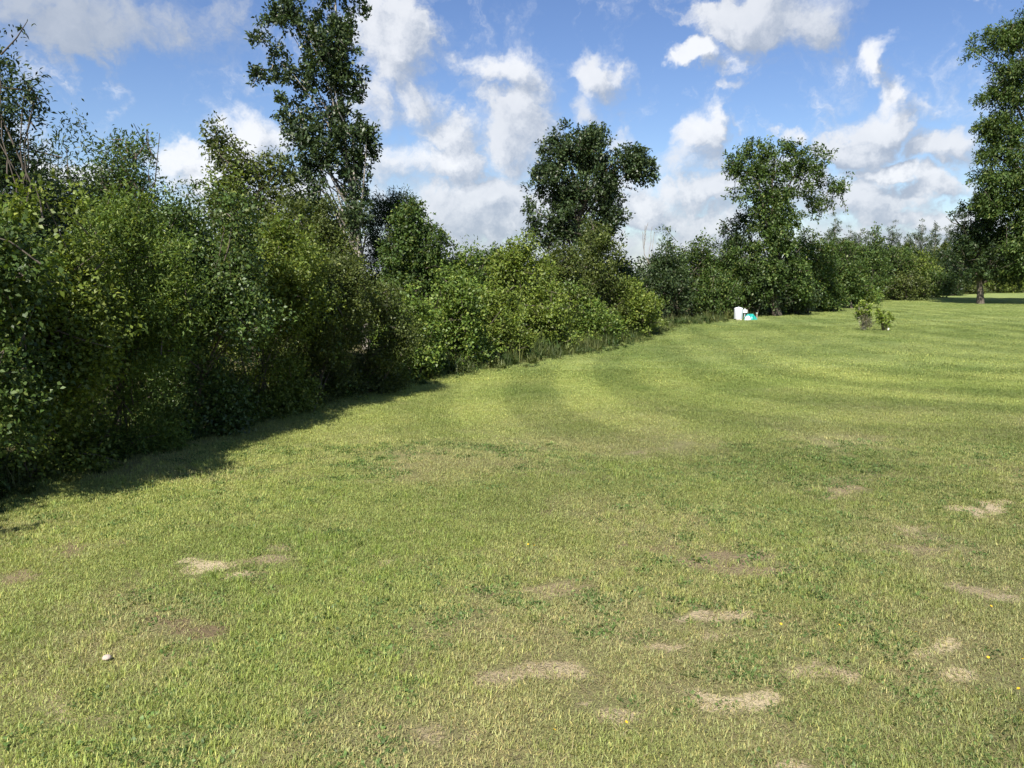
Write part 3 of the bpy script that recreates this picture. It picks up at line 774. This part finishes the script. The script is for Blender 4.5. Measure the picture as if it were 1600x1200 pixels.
# ---- the tallest tree
D = 23.0
tall, c_, o_ = plant('tall_tree', 'tallest tree, slim with glossy dark leaves and pale bark, reaching the top edge', 'tree', None,
      [blob(520, -40, 48, 40, D), blob(470, 30, 30, 24, D), blob(445, 15, 20, 14, D), blob(420, 30, 12, 7, D), blob(405, 60, 14, 8, D), blob(425, 75, 20, 16, D), blob(412, 118, 24, 10, D), blob(440, 110, 18, 12, D), blob(395, 62, 8, 6, D),
       blob(510, 60, 42, 40, D), blob(550, 80, 26, 40, D), blob(505, 115, 34, 26, D), blob(545, 135, 28, 24, D), blob(460, 165, 26, 26, D), blob(505, 170, 36, 22, D), blob(470, 205, 26, 24, D), blob(545, 205, 32, 28, D), blob(575, 215, 18, 16, D), blob(500, 235, 34, 28, D),
       blob(540, 255, 32, 22, D), blob(472, 270, 20, 28, D), blob(580, 240, 12, 10, D), blob(545, 285, 26, 20, D), blob(500, 295, 28, 22, D), blob(470, 130, 20, 20, D), blob(560, 30, 20, 30, D), blob(480, 320, 26, 24, D), blob(525, 325, 30, 26, D), blob(555, 320, 24, 22, D), blob(520, 350, 26, 20, D), blob(490, 360, 36, 26, D), blob(556, 340, 22, 22, D - .9), blob(545, 368, 16, 14, D - .9)],
      1900, 22, .24, .12, .060, 'oak', 170, base=at(572, 500, D)[:2], top=at(520, -60, D), r0=.115, n_limbs=26, mat=M_GLOSS, bark=M_PALE, shell=.25, wob=.012, spread=.34, gap=.27, gscale=.6)
# trunk piece visible through the hedge, dark cedar and its neighbours
plant('cedar_tree', 'dark feathery cedar between the pale trunk and the low sky gap', 'tree', None,
      [blob(610, 370, 38, 46, 25), blob(610, 335, 26, 26, 25), blob(628, 320, 18, 14, 25), blob(596, 350, 22, 30, 25), blob(605, 420, 30, 50, 25), blob(640, 420, 34, 44, 25)], 950, 26, .36, .10, .026, 'dark', 180, mat=M_SOFT, n_limbs=16, upb=.5, droop=-.1)
plant('small_tree', 'fresh green layered tree with sloping right side, beside the dark cedar', 'tree', 'trees in the middle of the wood',
      [blob(645, 345, 30, 22, 20.5), blob(660, 378, 34, 28, 20.5), blob(625, 395, 30, 26, 20.5), blob(670, 420, 34, 26, 20.5), blob(645, 455, 46, 36, 20.5), blob(640, 325, 14, 12, 20.5)], 1000, 24, .34, .09, .048, 'mid', 181, n_limbs=16, droop=.3, upb=.1)

# ---- the middle of the wood
mid_rows = [
    ('hedge_bush', 640, 455, 602, 58, 16.4, 'bright', .085, .05, 560, 24, 'bright green bush just right of the deep shade, at the lawn edge'),
    ('hedge_bush', 705, 430, 594, 62, 18.2, 'bright', .09, .05, 620, 24, 'green bush with pale leaf undersides left of the bright yellow-green crown'),
    ('small_tree', 720, 378, 540, 52, 21.0, 'bright', .095, .05, 520, 22, 'low green tree under the gap of sky between cedar and oak'),
    ('hedge_bush', 775, 445, 584, 52, 20.2, 'yellow', .09, .05, 560, 24, 'sunlit bush in the middle of the wood edge'),
    ('small_tree', 820, 362, 545, 62, 23.5, 'yellow', .105, .055, 640, 24, 'bright yellow-green tree crown standing out in the middle of the wood'),
    ('hedge_bush', 850, 450, 572, 58, 22.6, 'yellow', .095, .055, 560, 24, 'yellowish bush with thin pale stems at the lawn edge'),
    ('small_tree', 770, 385, 500, 44, 27.0, 'mid', .11, .055, 380, 22, 'small green tree peeping over the wood left of the big oak'),
    ('small_tree', 935, 350, 548, 58, 28.0, 'olive', .11, .058, 680, 24, 'dark olive tree in front of the foot of the big oak'),
    ('hedge_bush', 930, 470, 560, 50, 25.4, 'bright', .10, .055, 480, 24, 'leafy bush below the dark olive tree'),
    ('hedge_bush', 990, 440, 533, 46, 28.2, 'yellow', .105, .055, 520, 24, 'sunny yellow-green bush at the corner where the wood steps back'),
    ('small_tree', 885, 385, 520, 40, 26.5, 'olive', .105, .055, 420, 24, 'olive-green sapling between the bright crown and the dark olive tree'),
    ('small_tree', 690, 400, 520, 44, 24.0, 'mid', .105, .055, 400, 22, 'green sapling right of the cedar, lower than it'),
]
for k, (nm, px, tp, bt, w_, D, pal, ll, lw, nc, per, lab) in enumerate(mid_rows):
    plant(nm, lab, 'bush' if nm == 'hedge_bush' else 'tree', 'bushes along the sunny middle of the wood' if nm == 'hedge_bush' else 'trees in the middle of the wood',
          mound(px, tp, bt, w_, D, 200 + k, 10), int(nc * 1.35), per, .38, ll * .88, lw * .88, pal, 200 + k, lift=1.14, stems=3, r0=.05, n_limbs=16,
          crown_name='foliage' if nm == 'hedge_bush' else 'crown', trunk_name='stems' if nm == 'hedge_bush' else 'trunk')
# slim pale sapling stem in front of the wood
sp = [at(876, 532, 24.4), at(877, 505, 24.4), at(876, 485, 24.4), at(884, 468, 24.4), at(893, 450, 24.4)]
root = empty('sapling', (sp[0][0], sp[0][1], 0))
b0 = np.array((sp[0][0], sp[0][1], 0.0))
st = [np.array((0, 0, -.05))] + [p - b0 for p in sp[1:]]
new_obj('stem', tubes_mesh('stem', [(np.array(st), np.array([.04, .034, .03, .022, .012])), (np.array([st[2], at(872, 470, 24.4) - b0, at(866, 455, 24.4) - b0]), np.array([.018, .012, .006]))]), root, [M_PALE])
L, *_ = sprigs([blob(885, 455, 22, 14, 24.4), blob(866, 460, 14, 10, 24.4)], 50, 20, .3, .09, .05, 'bright', 231, shell=.2)
new_obj('crown', leaves_mesh('crown', L[0] - b0, *L[1:]), root, [M_LEAF])
tag(root, 'thin sapling with a bare pale stem in front of the sunny bushes', 'tree', None)

# ---- big oak
D = 39.0
plant('oak_tree', 'big dark round-topped oak with a flat arm reaching right', 'tree', None,
      [blob(905, 225, 40, 24, D), blob(875, 245, 32, 28, D), blob(925, 235, 40, 30, D), blob(970, 255, 36, 24, D), blob(1000, 262, 24, 22, D), blob(1015, 275, 10, 14, D), blob(865, 285, 36, 30, D), blob(915, 285, 52, 34, D), blob(960, 290, 24, 22, D),
       blob(845, 275, 16, 10, D), blob(855, 330, 34, 34, D), blob(910, 335, 50, 34, D), blob(955, 335, 24, 26, D), blob(850, 360, 28, 22, D), blob(900, 385, 48, 30, D), blob(930, 205, 10, 12, D), blob(950, 360, 28, 24, D), blob(985, 245, 22, 12, D), blob(880, 205, 14, 12, D)],
      2100, 24, .46, .16, .082, 'oak', 240, base=at(910, 480, D)[:2], top=at(915, 205, D), r0=.26, n_limbs=40, mat=M_GLOSS, shell=.35)
# bare twigs over the oak
tw_root = empty('dead_treetop', (*at(1013, 370, 46.0)[:2], 0))
ob0 = np.array(tw_root.location)
tips = [(1008, 352), (1013, 348), (1019, 354), (1004, 362), (1023, 362)]
new_obj('trunk', tubes_mesh('trunk', limbs((0, 0, -.05), at(1014, 350, 46) - ob0, .05, [at(x, y, 46) - ob0 for x, y in tips], 5, rmin=.012), 5), tw_root, [M_DEAD])
tag(tw_root, 'thin bare dead treetop right of the big oak', 'tree', None)

# ---- right part of the wood
D = 42.0
plant('vine_tree', 'vine-draped tree with a drooping right arm, behind the white tank', 'tree', None,
      [blob(1185, 232, 26, 18, D), blob(1165, 255, 30, 18, D), blob(1150, 262, 14, 10, D), blob(1205, 255, 30, 20, D), blob(1180, 285, 36, 24, D), blob(1160, 295, 18, 14, D), blob(1215, 290, 30, 26, D), blob(1245, 240, 22, 16, D), blob(1270, 248, 30, 18, D), blob(1295, 272, 24, 16, D),
       blob(1312, 288, 12, 12, D), blob(1258, 275, 36, 20, D), blob(1240, 305, 30, 18, D), blob(1290, 300, 18, 16, D), blob(1265, 322, 20, 14, D), (*blob(1195, 325, 30, 26, D), 1.3), (*blob(1225, 335, 24, 26, D), 1.3), (*blob(1205, 365, 36, 30, D), 1.6), (*blob(1215, 405, 40, 36, D), 1.6), (*blob(1180, 400, 36, 34, D), 1.6), blob(1225, 228, 16, 10, D), (*blob(1190, 440, 42, 34, D), 1.5), (*blob(1235, 440, 34, 34, D), 1.5)],
      2300, 24, .42, .145, .075, 'mid', 250, base=at(1215, 480, D)[:2], top=at(1205, 240, D), r0=.24, n_limbs=36, shell=.35, droop=.45, upb=.05, mat=M_LEAF, gap=.36, gscale=1.1)
# vine curtain hanging from the arm
vr = empty('hanging_vines', tuple(at(1300, 300, D)))
vo = np.array(vr.location)
V_, Lp = [], []
rr = np.random.default_rng(3)
for (x0, y0, y1) in ((1281, 315, 345), (1300, 300, 338), (1303, 305, 325), (1317, 292, 322), (1318, 290, 330), (1292, 308, 330)):
    a, b = at(x0, y0 - 12, D), at(x0 + rr.uniform(-2, 2), y1, D)
    t = np.linspace(0, 1, 7)[:, None]; pts = a + (b - a) * t + rr.normal(size=(7, 3)) * .04
    V_.append((pts - vo, np.full(7, .012)))
    q = rr.random(46)
    Lp.append(np.stack([np.interp(q, t[:, 0], pts[:, j]) for j in range(3)], 1) + rr.normal(size=(46, 3)) * .07)
Lp = np.vstack(Lp) - vo; n = len(Lp)
new_obj('stems', tubes_mesh('stems', V_, 4), vr, [M_BARK])
new_obj('foliage', leaves_mesh('foliage', Lp, rr.normal(size=(n, 3)) - np.array((0, 0, .8)), rr.normal(size=(n, 3)) + np.array((0, 0, .5)), np.full(n, .13), np.full(n, .07), np.tile((.09, .13, .035), (n, 1))), vr, [M_LEAF])
tag(vr, 'ragged vine strands hanging from the drooping arm of the vine tree', 'vine', None)

right_rows = [
    ('small_tree', 1045, 358, 500, 26, 44.0, 'mid', .14, .07, 260, 22, 'small round-topped tree just right of the big oak'),
    ('small_tree', 1040, 385, 512, 50, 40.0, 'oak', .14, .072, 520, 24, 'dark green thicket tree behind the corner of the lawn'),
    ('small_tree', 1095, 375, 500, 46, 42.5, 'mid', .14, .072, 560, 24, 'green bushy tree left of the white tank'),
    ('small_tree', 1155, 330, 480, 42, 43.5, 'dark', .145, .075, 560, 24, 'dark bluish tree filling the left side of the vine tree'),
    ('hedge_bush', 1115, 425, 500, 50, 41.0, 'mid', .13, .07, 480, 24, 'bush directly left of the white tank'),
    ('hedge_bush', 1195, 415, 490, 44, 42.0, 'oak', .13, .07, 520, 24, 'dark bush directly behind the teal tarp'),
    ('hedge_bush', 1235, 430, 487, 40, 43.2, 'oak', .14, .075, 460, 24, 'dark bush at the foot of the vine tree, right of the tank'),
    ('small_tree', 1268, 362, 480, 46, 46.5, 'mid', .15, .08, 560, 24, 'green rounded tree directly right of the vine tree'),
    ('small_tree', 1318, 372, 474, 44, 52.0, 'mid', .16, .085, 520, 24, 'green tree above the lawn shrubs'),
    ('hedge_bush', 1290, 440, 482, 34, 47.5, 'mid', .15, .08, 320, 24, 'low bush at the wood edge left of the lawn shrubs'),
    ('hedge_bush', 1345, 446, 474, 30, 53.0, 'bright', .16, .085, 280, 24, 'low bush at the wood edge behind the lawn shrubs'),
    ('small_tree', 1362, 358, 468, 27, 64.0, 'mid', .19, .10, 300, 24, 'cone-shaped tree standing above the far wood edge'),
    ('small_tree', 1395, 385, 466, 36, 70.0, 'mid', .2, .10, 360, 22, 'rounded tree right of the cone-shaped tree'),
    ('small_tree', 1440, 398, 462, 32, 78.0, 'yellow', .22, .11, 340, 22, 'yellowish green tree in front of the far pines'),
    ('hedge_bush', 1420, 428, 464, 34, 68.0, 'olive', .19, .10, 320, 22, 'pale weedy bush at the far corner of the lawn'),
    ('hedge_bush', 1462, 425, 461, 30, 76.0, 'mid', .2, .10, 320, 22, 'green bush left of the dark lawn tree'),
    ('small_tree', 1485, 402, 460, 28, 84.0, 'oak', .22, .11, 320, 22, 'dark tree behind the left side of the dark lawn tree'),
    ('hedge_bush', 1510, 430, 458, 32, 92.0, 'olive', .24, .12, 280, 22, 'pale bush behind the trunk of the dark lawn tree'),
    ('hedge_bush', 1565, 425, 455, 40, 98.0, 'yellow', .25, .12, 320, 22, 'yellow-green brush at the right edge beyond the lawn'),
    ('hedge_bush', 1635, 420, 455, 44, 100.0, 'olive', .25, .12, 300, 22, 'brush just outside the right edge beyond the lawn'),
    ('hedge_bush', 1735, 415, 455, 60, 104.0, 'mid', .25, .12, 300, 22, 'brush well outside the right edge beyond the lawn'),
]
for k, (nm, px, tp, bt, w_, D, pal, ll, lw, nc, per, lab) in enumerate(right_rows):
    plant(nm, lab, 'bush' if nm == 'hedge_bush' else 'tree', 'bushes along the far right of the wood' if nm == 'hedge_bush' else 'trees of the far right of the wood',
          mound(px, tp, bt, w_, D, 300 + k, 8), nc, per, .55 * D / 44, ll, lw, pal, 300 + k, stems=2, r0=.08, n_limbs=12,
          crown_name='foliage' if nm == 'hedge_bush' else 'crown', trunk_name='stems' if nm == 'hedge_bush' else 'trunk')
# ---- bare pale trunk below the vine tree
sn = [at(1231, 472, 43.9), at(1231, 445, 43.9), at(1230, 420, 43.9), at(1228, 395, 43.9)]
root = empty('bare_snag', (sn[0][0], sn[0][1], 0)); b0 = np.array((sn[0][0], sn[0][1], 0))
new_obj('trunk', tubes_mesh('trunk', [(np.array([np.array((0, 0, -.05))] + [p - b0 for p in sn[1:]]), np.array([.035, .03, .025, .018]))]), root, [M_PALE])
tag(root, 'thin bare pale stem below the vine tree', 'tree', None)

# ---- deeper wood: a row of plain trees so that no open country shows between the crowns
deep = [(-60, 330, 14, 'dark'), (60, 330, 15.5, 'oak'), (170, 330, 17, 'dark'), (270, 350, 19, 'oak'), (370, 380, 22, 'dark'), (470, 370, 24, 'oak'), (560, 400, 26, 'dark'), (640, 400, 28, 'oak'),
        (720, 405, 31, 'dark'), (800, 400, 34, 'oak'), (870, 400, 38, 'dark'), (960, 400, 42, 'oak'), (1010, 405, 48, 'oak'), (1080, 395, 52, 'dark'), (1150, 395, 55, 'oak'), (1230, 390, 60, 'dark'), (1300, 388, 66, 'oak')]
words = ['leftmost', 'second', 'third', 'fourth', 'fifth', 'sixth', 'seventh', 'eighth', 'ninth', 'tenth', 'eleventh', 'twelfth', 'thirteenth', 'fourteenth', 'fifteenth', 'sixteenth', 'rightmost']
for k, (px, tp, D, pal) in enumerate(deep):
    bt = 600 - FPX * math.tan(math.atan(-CH / D) + PITCH)
    w_ = 62 if k < 9 else 50
    plant('wood_tree', 'dark tree deep in the wood behind the front bushes, %s of the row' % words[k], 'tree', 'dark trees deep in the wood',
          mound(px, tp, bt, w_, D, 400 + k, 5, .8), 260, 22, .60, .17, .10, pal, 400 + k, r0=.10, n_limbs=8)

# ---- far pines
def pine_mesh(seed, H):
    r = np.random.default_rng(seed)
    bl = []
    for k in range(11):
        h = H * (.50 + .48 * (k / 10) ** .9); w_ = H * (.15 * (1 - (k / 10) * .75)) * r.uniform(.7, 1.2)
        a = r.random() * 6.28
        bl.append((math.cos(a) * w_ * .7, math.sin(a) * w_ * .7, h, w_ * .8, w_ * .8, H * .035))
    L, c, tw, tl = sprigs(bl, 150, 14, .8, .55, .16, 'pine', seed, shell=.2, upb=.4)
    polys = limbs((0, 0, -.2), (r.uniform(-.3, .3), 0, H * .98), .22, c[r.choice(len(c), 26, replace=False)], seed, wob=.01, start=.45, rmin=.03)
    return leaves_mesh('crown', *L), tubes_mesh('trunk', polys, 5)
pines = [pine_mesh(900 + k, h) for k, h in enumerate((17.0, 16.0, 18.5, 15.0))]
for cme, tme in pines:
    cme.materials.append(M_SOFT); tme.materials.append(M_PALE)
pr = np.random.default_rng(21)
ppx = np.linspace(1290, 1640, 34)
for k, px in enumerate(ppx):
    D = 165 + 34 * pr.random() + (18 if k % 2 else 0)
    p = at(px + pr.uniform(-5, 5), 440, D)
    v = int(pr.integers(4))
    root = empty('pine_tree', (p[0], p[1], -.05), pr.random() * 6.28)
    s = pr.uniform(.70, .90) * D / 190
    root.scale = (s, s, s)
    new_obj('crown', pines[v][0], root); new_obj('trunk', pines[v][1], root)
    tag(root, 'slim pale-trunked pine in the far stand on the horizon at right', 'tree', 'far pines on the horizon')
# ---- broad trees below the far pines and around, out to the sides
fr = np.random.default_rng(5)
shared = []
for s in range(3):
    bl = [(0, 0, 3.2, 3.4, 3.2, 3.0), (1.5, .5, 4.8, 2.0, 2.0, 1.8), (-1.6, -.4, 4.4, 2.1, 2.0, 1.9), (.2, -1.2, 2.6, 3.0, 2.4, 2.2), (.3, .2, 6.0, 1.5, 1.5, 1.2)]
    L, c, tw, tl = sprigs(bl, 330, 20, .8, .36, .20, ['oak', 'mid', 'olive'][s], 950 + s)
    a_, b_ = leaves_mesh('crown', *L), tubes_mesh('trunk', limbs((0, 0, -.2), (0, 0, 6), .2, c[:14], 950 + s), 5)
    a_.materials.append(M_LEAF); b_.materials.append(M_BARK)
    shared.append((a_, b_))
for k in range(40):
    px = 1270 + k * 14 + fr.uniform(-6, 6); D = fr.uniform(118, 160)
    p = at(px, 440, D); v = int(fr.integers(3))
    root = empty('distant_tree', (p[0], p[1], -.05), fr.random() * 6.28)
    s = fr.uniform(.75, 1.15); root.scale = (s * 1.1, s * 1.1, s * .95)
    new_obj('crown', shared[v][0], root); new_obj('trunk', shared[v][1], root)
    tag(root, 'round distant tree below the far pines beyond the lawn', 'tree', 'distant trees beyond the lawn')

# ---- lawn trees at the right
D = 60.0
tr, c_, o_ = plant('lawn_tree', 'dark multi-stemmed tree standing on the lawn at right', 'tree', None,
      [blob(1530, 375, 36, 26, D), blob(1510, 400, 30, 28, D), blob(1555, 395, 36, 32, D), blob(1525, 340, 30, 24, D), blob(1560, 350, 34, 30, D), blob(1505, 425, 24, 14, D), blob(1580, 425, 26, 18, D), blob(1600, 385, 34, 36, D), blob(1545, 320, 22, 18, D), blob(1540, 425, 36, 12, D)],
      1150, 24, .55, .20, .10, 'dark', 500, base=G(1532, 474)[:2] * (60.0 / G(1532, 474)[1]), top=at(1535, 350, D), r0=.25, n_limbs=18, shell=.3, stems=0, foot=.35, mat=M_LEAF)
# dead limb sticking out of it
lb = np.array(o_)
new_obj('dead_limb', tubes_mesh('dead_limb', [(np.array([at(1528, 395, D), at(1508, 362, D), at(1494, 345, D), at(1484, 330, D)]) - lb, np.array([.12, .08, .05, .02])),
        (np.array([at(1500, 352, D), at(1488, 348, D), at(1480, 340, D)]) - lb, np.array([.05, .03, .015])), (np.array([at(1507, 362, D), at(1505, 345, D)]) - lb, np.array([.05, .015]))], 6), tr, [M_BARK])
Lx = sprigs([blob(1500, 352, 10, 8, D), blob(1488, 338, 6, 5, D), blob(1508, 372, 8, 8, D)], 26, 14, .35, .18, .09, 'dark', 511, shell=.1)[0]
new_obj('limb_foliage', leaves_mesh('limb_foliage', Lx[0] - lb, *Lx[1:]), tr, [M_LEAF])

D = 58.0
plant('pecan_tree', 'tall feathery green tree cut by the right edge, reaching the top', 'tree', None,
      [(*blob(1560, 62, 34, 14, D), 2.2), (*blob(1525, 80, 18, 8, D), 2.2), (*blob(1590, 45, 24, 14, D), 2.2), blob(1620, 40, 50, 30, D), (*blob(1580, 110, 34, 18, D), 2.2), (*blob(1555, 150, 22, 12, D), 2.2), blob(1600, 150, 44, 26, D), (*blob(1565, 195, 34, 16, D), 2.2), (*blob(1545, 200, 16, 10, D), 2.2), blob(1600, 215, 44, 24, D), (*blob(1560, 240, 34, 16, D), 2.2), (*blob(1550, 275, 28, 16, D), 2.2), (*blob(1590, 275, 44, 22, D), 2.2),
       (*blob(1555, 310, 28, 18, D), 2.2), blob(1600, 320, 44, 26, D), blob(1660, 110, 80, 80, D), blob(1670, 240, 90, 90, D), blob(1640, 340, 60, 40, D), blob(1740, 180, 80, 110, D), (*blob(1590, 370, 34, 22, D), 2.2), blob(1600, 400, 34, 22, D), blob(1640, 410, 50, 26, D)],
      5400, 24, .75, .22, .085, 'mid', 520, base=at(1690, 470, D)[:2], top=at(1660, 60, D), r0=.42, n_limbs=60, shell=.2, droop=.55, upb=.0, spread=.22, mat=M_SOFT, lift=.98, gap=.27, gscale=1.3)

# ------------------------------------------------------------------ shrubs on the lawn
p1 = G(1349, 515.5); k1 = p1[1] / FPX; D1 = p1[1]
plant('lawn_shrub', 'taller lawn shrub with grey twiggy base and green top', 'shrub', 'shrubs on the lawn',
      [blob(1350, 484, 13, 9, D1), blob(1351, 476, 8, 6, D1), blob(1343, 489, 7, 6, D1), blob(1358, 488, 6, 5, D1)], 120, 15, .12, .09, .042, 'yellow', 600, lift=1.5, base=p1[:2], r0=.02, stems=12, n_limbs=8, shell=.15,
      crown_name='foliage', trunk_name='stems', bark=M_DEAD, upb=.6,
      extra=[dict(blobs=[blob(1350, 502, 13, 11, D1)], n_cl=110, per=12, pal='grey', ll=.10, lw=.022, shell=.2, upb=1.2)])
p2 = G(1382, 515.5); D2 = p2[1]
plant('lawn_shrub', 'shorter rounded lawn shrub with narrow foot', 'shrub', 'shrubs on the lawn',
      [blob(1382, 497, 11, 10, D2), blob(1374, 490, 7, 6, D2), blob(1388, 500, 8, 8, D2), blob(1383, 508, 6, 5, D2), blob(1376, 501, 6, 6, D2)], 125, 15, .12, .085, .042, 'yellow', 610, lift=1.5, base=p2[:2], r0=.02, stems=6, n_limbs=8, shell=.2,
      crown_name='foliage', trunk_name='stems', upb=.5)
rk = box('pale_marker', .06, .05, .11, None, plain_mat('pale_paint', (.75, .72, .62), .6), bev=.015)
rk.location = (p2[0] + .02, p2[1] - .28, .05); rk.rotation_euler = (0, .35, .4)
tag(rk, 'small pale marker stub at the foot of the shorter lawn shrub', 'marker')

# ------------------------------------------------------------------ tank, control box, tarp, stake
pt = G(1153.5, 499.5); Dt = pt[1]; kt = Dt / FPX
M_TANK = plain_mat('tank_paint', (.70, .72, .76), .45, .05, 4.0, dirt=(.55, .53, .48))
M_BAND = plain_mat('tank_rim', (.46, .47, .50), .5, .1)
M_WHITE = plain_mat('white_plastic', (.80, .80, .78), .4, .05)
M_BLOCK = plain_mat('concrete_block', (.62, .58, .48), .9, .25, 20, .4)
M_TEAL = plain_mat('teal_tarp', (.02, .36, .30), .35, .35, 9.0)
M_BAG = plain_mat('white_bag', (.74, .78, .78), .45, .15, 9.0)
M_POST = bark_mat('weathered_post', (.20, .15, .11), (.38, .31, .24))
rt = 6.6 * kt
z0, z1 = 1.8 * kt, 18.2 * kt
tank = empty('water_tank', (pt[0], pt[1], float(gz(pt[0], pt[1]))))
lathe('body', [(rt * .97, z0), (rt, z0 + .01), (rt, z1 - .05)], 32, [M_TANK], tank)
dome = lathe('domed_top', [(rt * 1.012, z1 - .052), (rt * 1.012, z1 - .03), (rt * .97, z1 - .005), (rt * .82, z1 + .022), (rt * .5, z1 + .042), (rt * .12, z1 + .05), (.001, z1 + .05)], 32, [M_TANK], tank)
lathe('bottom_rim', [(.001, z0 - .014), (rt * .94, z0 - .014), (rt * .99, z0 + .002), (rt * 1.02, z0 + .006), (rt * 1.02, z0 + .026), (rt * 1.001, z0 + .028)], 32, [M_BAND], tank)
lathe('seam_ring', [(rt * 1.001, z1 * .52), (rt * 1.008, z1 * .52 + .004), (rt * 1.008, z1 * .52 + .012), (rt * 1.001, z1 * .52 + .016)], 32, [M_BAND], tank)
lathe('valve', [(.02, z1 + .045), (.02, z1 + .075), (.012, z1 + .08), (.001, z1 + .08)], 12, [M_BAND], dome)
for a in (0.5, 2.6, 4.7):
    box('foot', .05, .05, z0 + .02, tank, M_BAND, (math.cos(a) * rt * .7, math.sin(a) * rt * .7, (z0 - .02) / 2))
tag(tank, 'upright white cylindrical tank at the edge of the wood', 'tank')
for k, (dx, dy, rz, s) in enumerate(((-3.0, -.16, .2, 1.0), (1.6, -.20, -.3, .85))):
    o = box('concrete_block', .15 * s, .09, .06, None, M_BLOCK, (0, 0, .028), .008)
    o.location = (pt[0] + dx * kt, pt[1] + dy - .06, float(gz(pt[0], pt[1]))); o.rotation_euler = (0, 0, rz)
    tag(o, ['pale concrete block at the left foot of the white tank', 'pale concrete block at the right foot of the white tank'][k], 'block', 'blocks under the tank')
cb = empty('control_box', (pt[0] + 13.0 * kt, pt[1] + .35, 0.0))
hous = box('housing', 7 * kt, .12, 5.2 * kt, cb, M_WHITE, (0, 0, 12.4 * kt), .012)
box('cover', 6.2 * kt, .015, 4.5 * kt, hous, M_WHITE, (0, -.0675, 12.4 * kt), .005)
lathe('post', [(.03, -.05), (.03, 9.9 * kt)], 10, [M_BAND], cb)
lathe('knob', [(.028, 14.95 * kt), (.028, 16.4 * kt), (.012, 16.8 * kt), (.001, 16.8 * kt)], 10, [M_WHITE], hous)
tag(cb, 'small white box with a knob on a post right of the tank', 'control box')
def crumple(name, rx, ry, h, seed, mat, parent, off=(0, 0, 0)):
    r = np.random.default_rng(seed); n, m_ = 22, 44
    V = []
    for i in range(n + 1):
        q = i / n
        for j in range(m_):
            a = j / m_ * 2 * math.pi
            f = 1 + .16 * math.sin(3 * a + seed) + .10 * math.sin(7 * a + 2 * seed)
            z = h * max(0, (1 - q ** 3.6)) * (1 + .28 * math.sin(5 * a + 6 * q + seed) * q) + .02 * math.sin(9 * a + 13 * q) * (1 - q) + r.normal() * .008
            V.append((rx * q * f * math.cos(a) + off[0], ry * q * f * math.sin(a) + off[1], max(z, .006 * (1 - q)) + off[2]))
    F = [(i * m_ + j, i * m_ + (j + 1) % m_, (i + 1) * m_ + (j + 1) % m_, (i + 1) * m_ + j) for i in range(n) for j in range(m_)]
    return new_obj(name, np_mesh(name, np.array(V), np.array(F), 4), parent, [mat])
tp = crumple('teal_tarp', 9.8 * kt, .26, 8.6 * kt, 2, M_TEAL, None)
tp.location = (pt[0] + 18.2 * kt, pt[1] + .02, float(gz(pt[0], pt[1])) - .004)
tag(tp, 'crumpled teal tarp heaped beside the white tank', 'tarp')
bgm = crumple('white_bag', 5.0 * kt, .12, 5.6 * kt, 5, M_BAG, None)
bgm.location = (pt[0] + 12.6 * kt, pt[1] - .26, float(gz(pt[0], pt[1])) + .01)
bgm.rotation_euler = (.0, -.12, .3)
tag(bgm, 'white plastic bag lying against the left side of the teal tarp', 'bag')
sk = empty('wooden_stake', (pt[0] + 30.0 * kt, pt[1] + .15, 0))
box('post', 2.1 * kt, .07, 9.6 * kt, sk, M_POST, (0, 0, 4.4 * kt), .006)
box('cap', 2.5 * kt, .08, 1.4 * kt, sk, plain_mat('cap_paint', (.52, .60, .55), .6), (0, 0, 9.93 * kt), .006)
tag(sk, 'short weathered stake with pale cap right of the teal tarp', 'stake')

# ------------------------------------------------------------------ small things in the near grass
pm = G(168, 1043)
mu = empty('mushroom', (pm[0], pm[1], float(gz(pm[0], pm[1]))))
M_CAP = plain_mat('mushroom_cap', (.50, .40, .33), .7, .2, 60, .2)
lathe('cap', [(.001, .052), (.010, .051), (.019, .046), (.025, .037), (.0265, .030), (.024, .028), (.008, .031)], 18, [M_CAP], mu)
lathe('stem', [(.008, -.01), (.007, .01), (.0065, .031)], 10, [M_CAP], mu)
mu.scale = (.95, .95, .85)
tag(mu, 'small pale mushroom in the grass at lower left', 'mushroom')
M_PET = plain_mat('yellow_petal', (.80, .52, .03), .5, .1)
M_STK = plain_mat('flower_stalk', (.12, .18, .05), .6, .1)
def flower_meshes():
    V, F = [], []
    for k in range(7):
        a = k / 7 * 2 * math.pi; c, s = math.cos(a), math.sin(a); b = len(V)
        V += [(0, 0, 0), (.006 * c - .0035 * s, .006 * s + .0035 * c, .003), (.013 * c, .013 * s, .001), (.006 * c + .0035 * s, .006 * s - .0035 * c, .003)]
        F += [b, b + 1, b + 2, b + 3]
    pm_ = np_mesh('petals', np.array(V), np.array(F), 4); pm_.materials.append(M_PET)
    sm = tubes_mesh('stalk', [(np.array([(0, 0, -.07), (.003, 0, -.03), (0, 0, 0)]), np.array([.0018, .0016, .0014]))], 5); sm.materials.append(M_STK)
    return pm_, sm
fpm, fsm = flower_meshes()
for k, (x, y) in enumerate([(1219, 993), (1310, 997), (1311, 1090), (1510, 1052), (1595, 1054), (1588, 1100), (1541, 1051), (978, 1152), (866, 1169), (708, 1154), (1429, 1010), (835, 860), (825, 858), (1546, 967), (1592, 1133)]):
    p = G(x, y + 9)
    o = empty('wildflower', (p[0], p[1], float(gz(p[0], p[1])) + .075), k * 1.3)
    o.rotation_euler = (.5, .1 * math.sin(k), k); o.scale = (.75, .75, 1)
    new_obj('petals', fpm, o); new_obj('stalk', fsm, o)
    tag(o, 'tiny yellow wildflower in the near lawn', 'flower', 'yellow wildflowers in the near lawn')
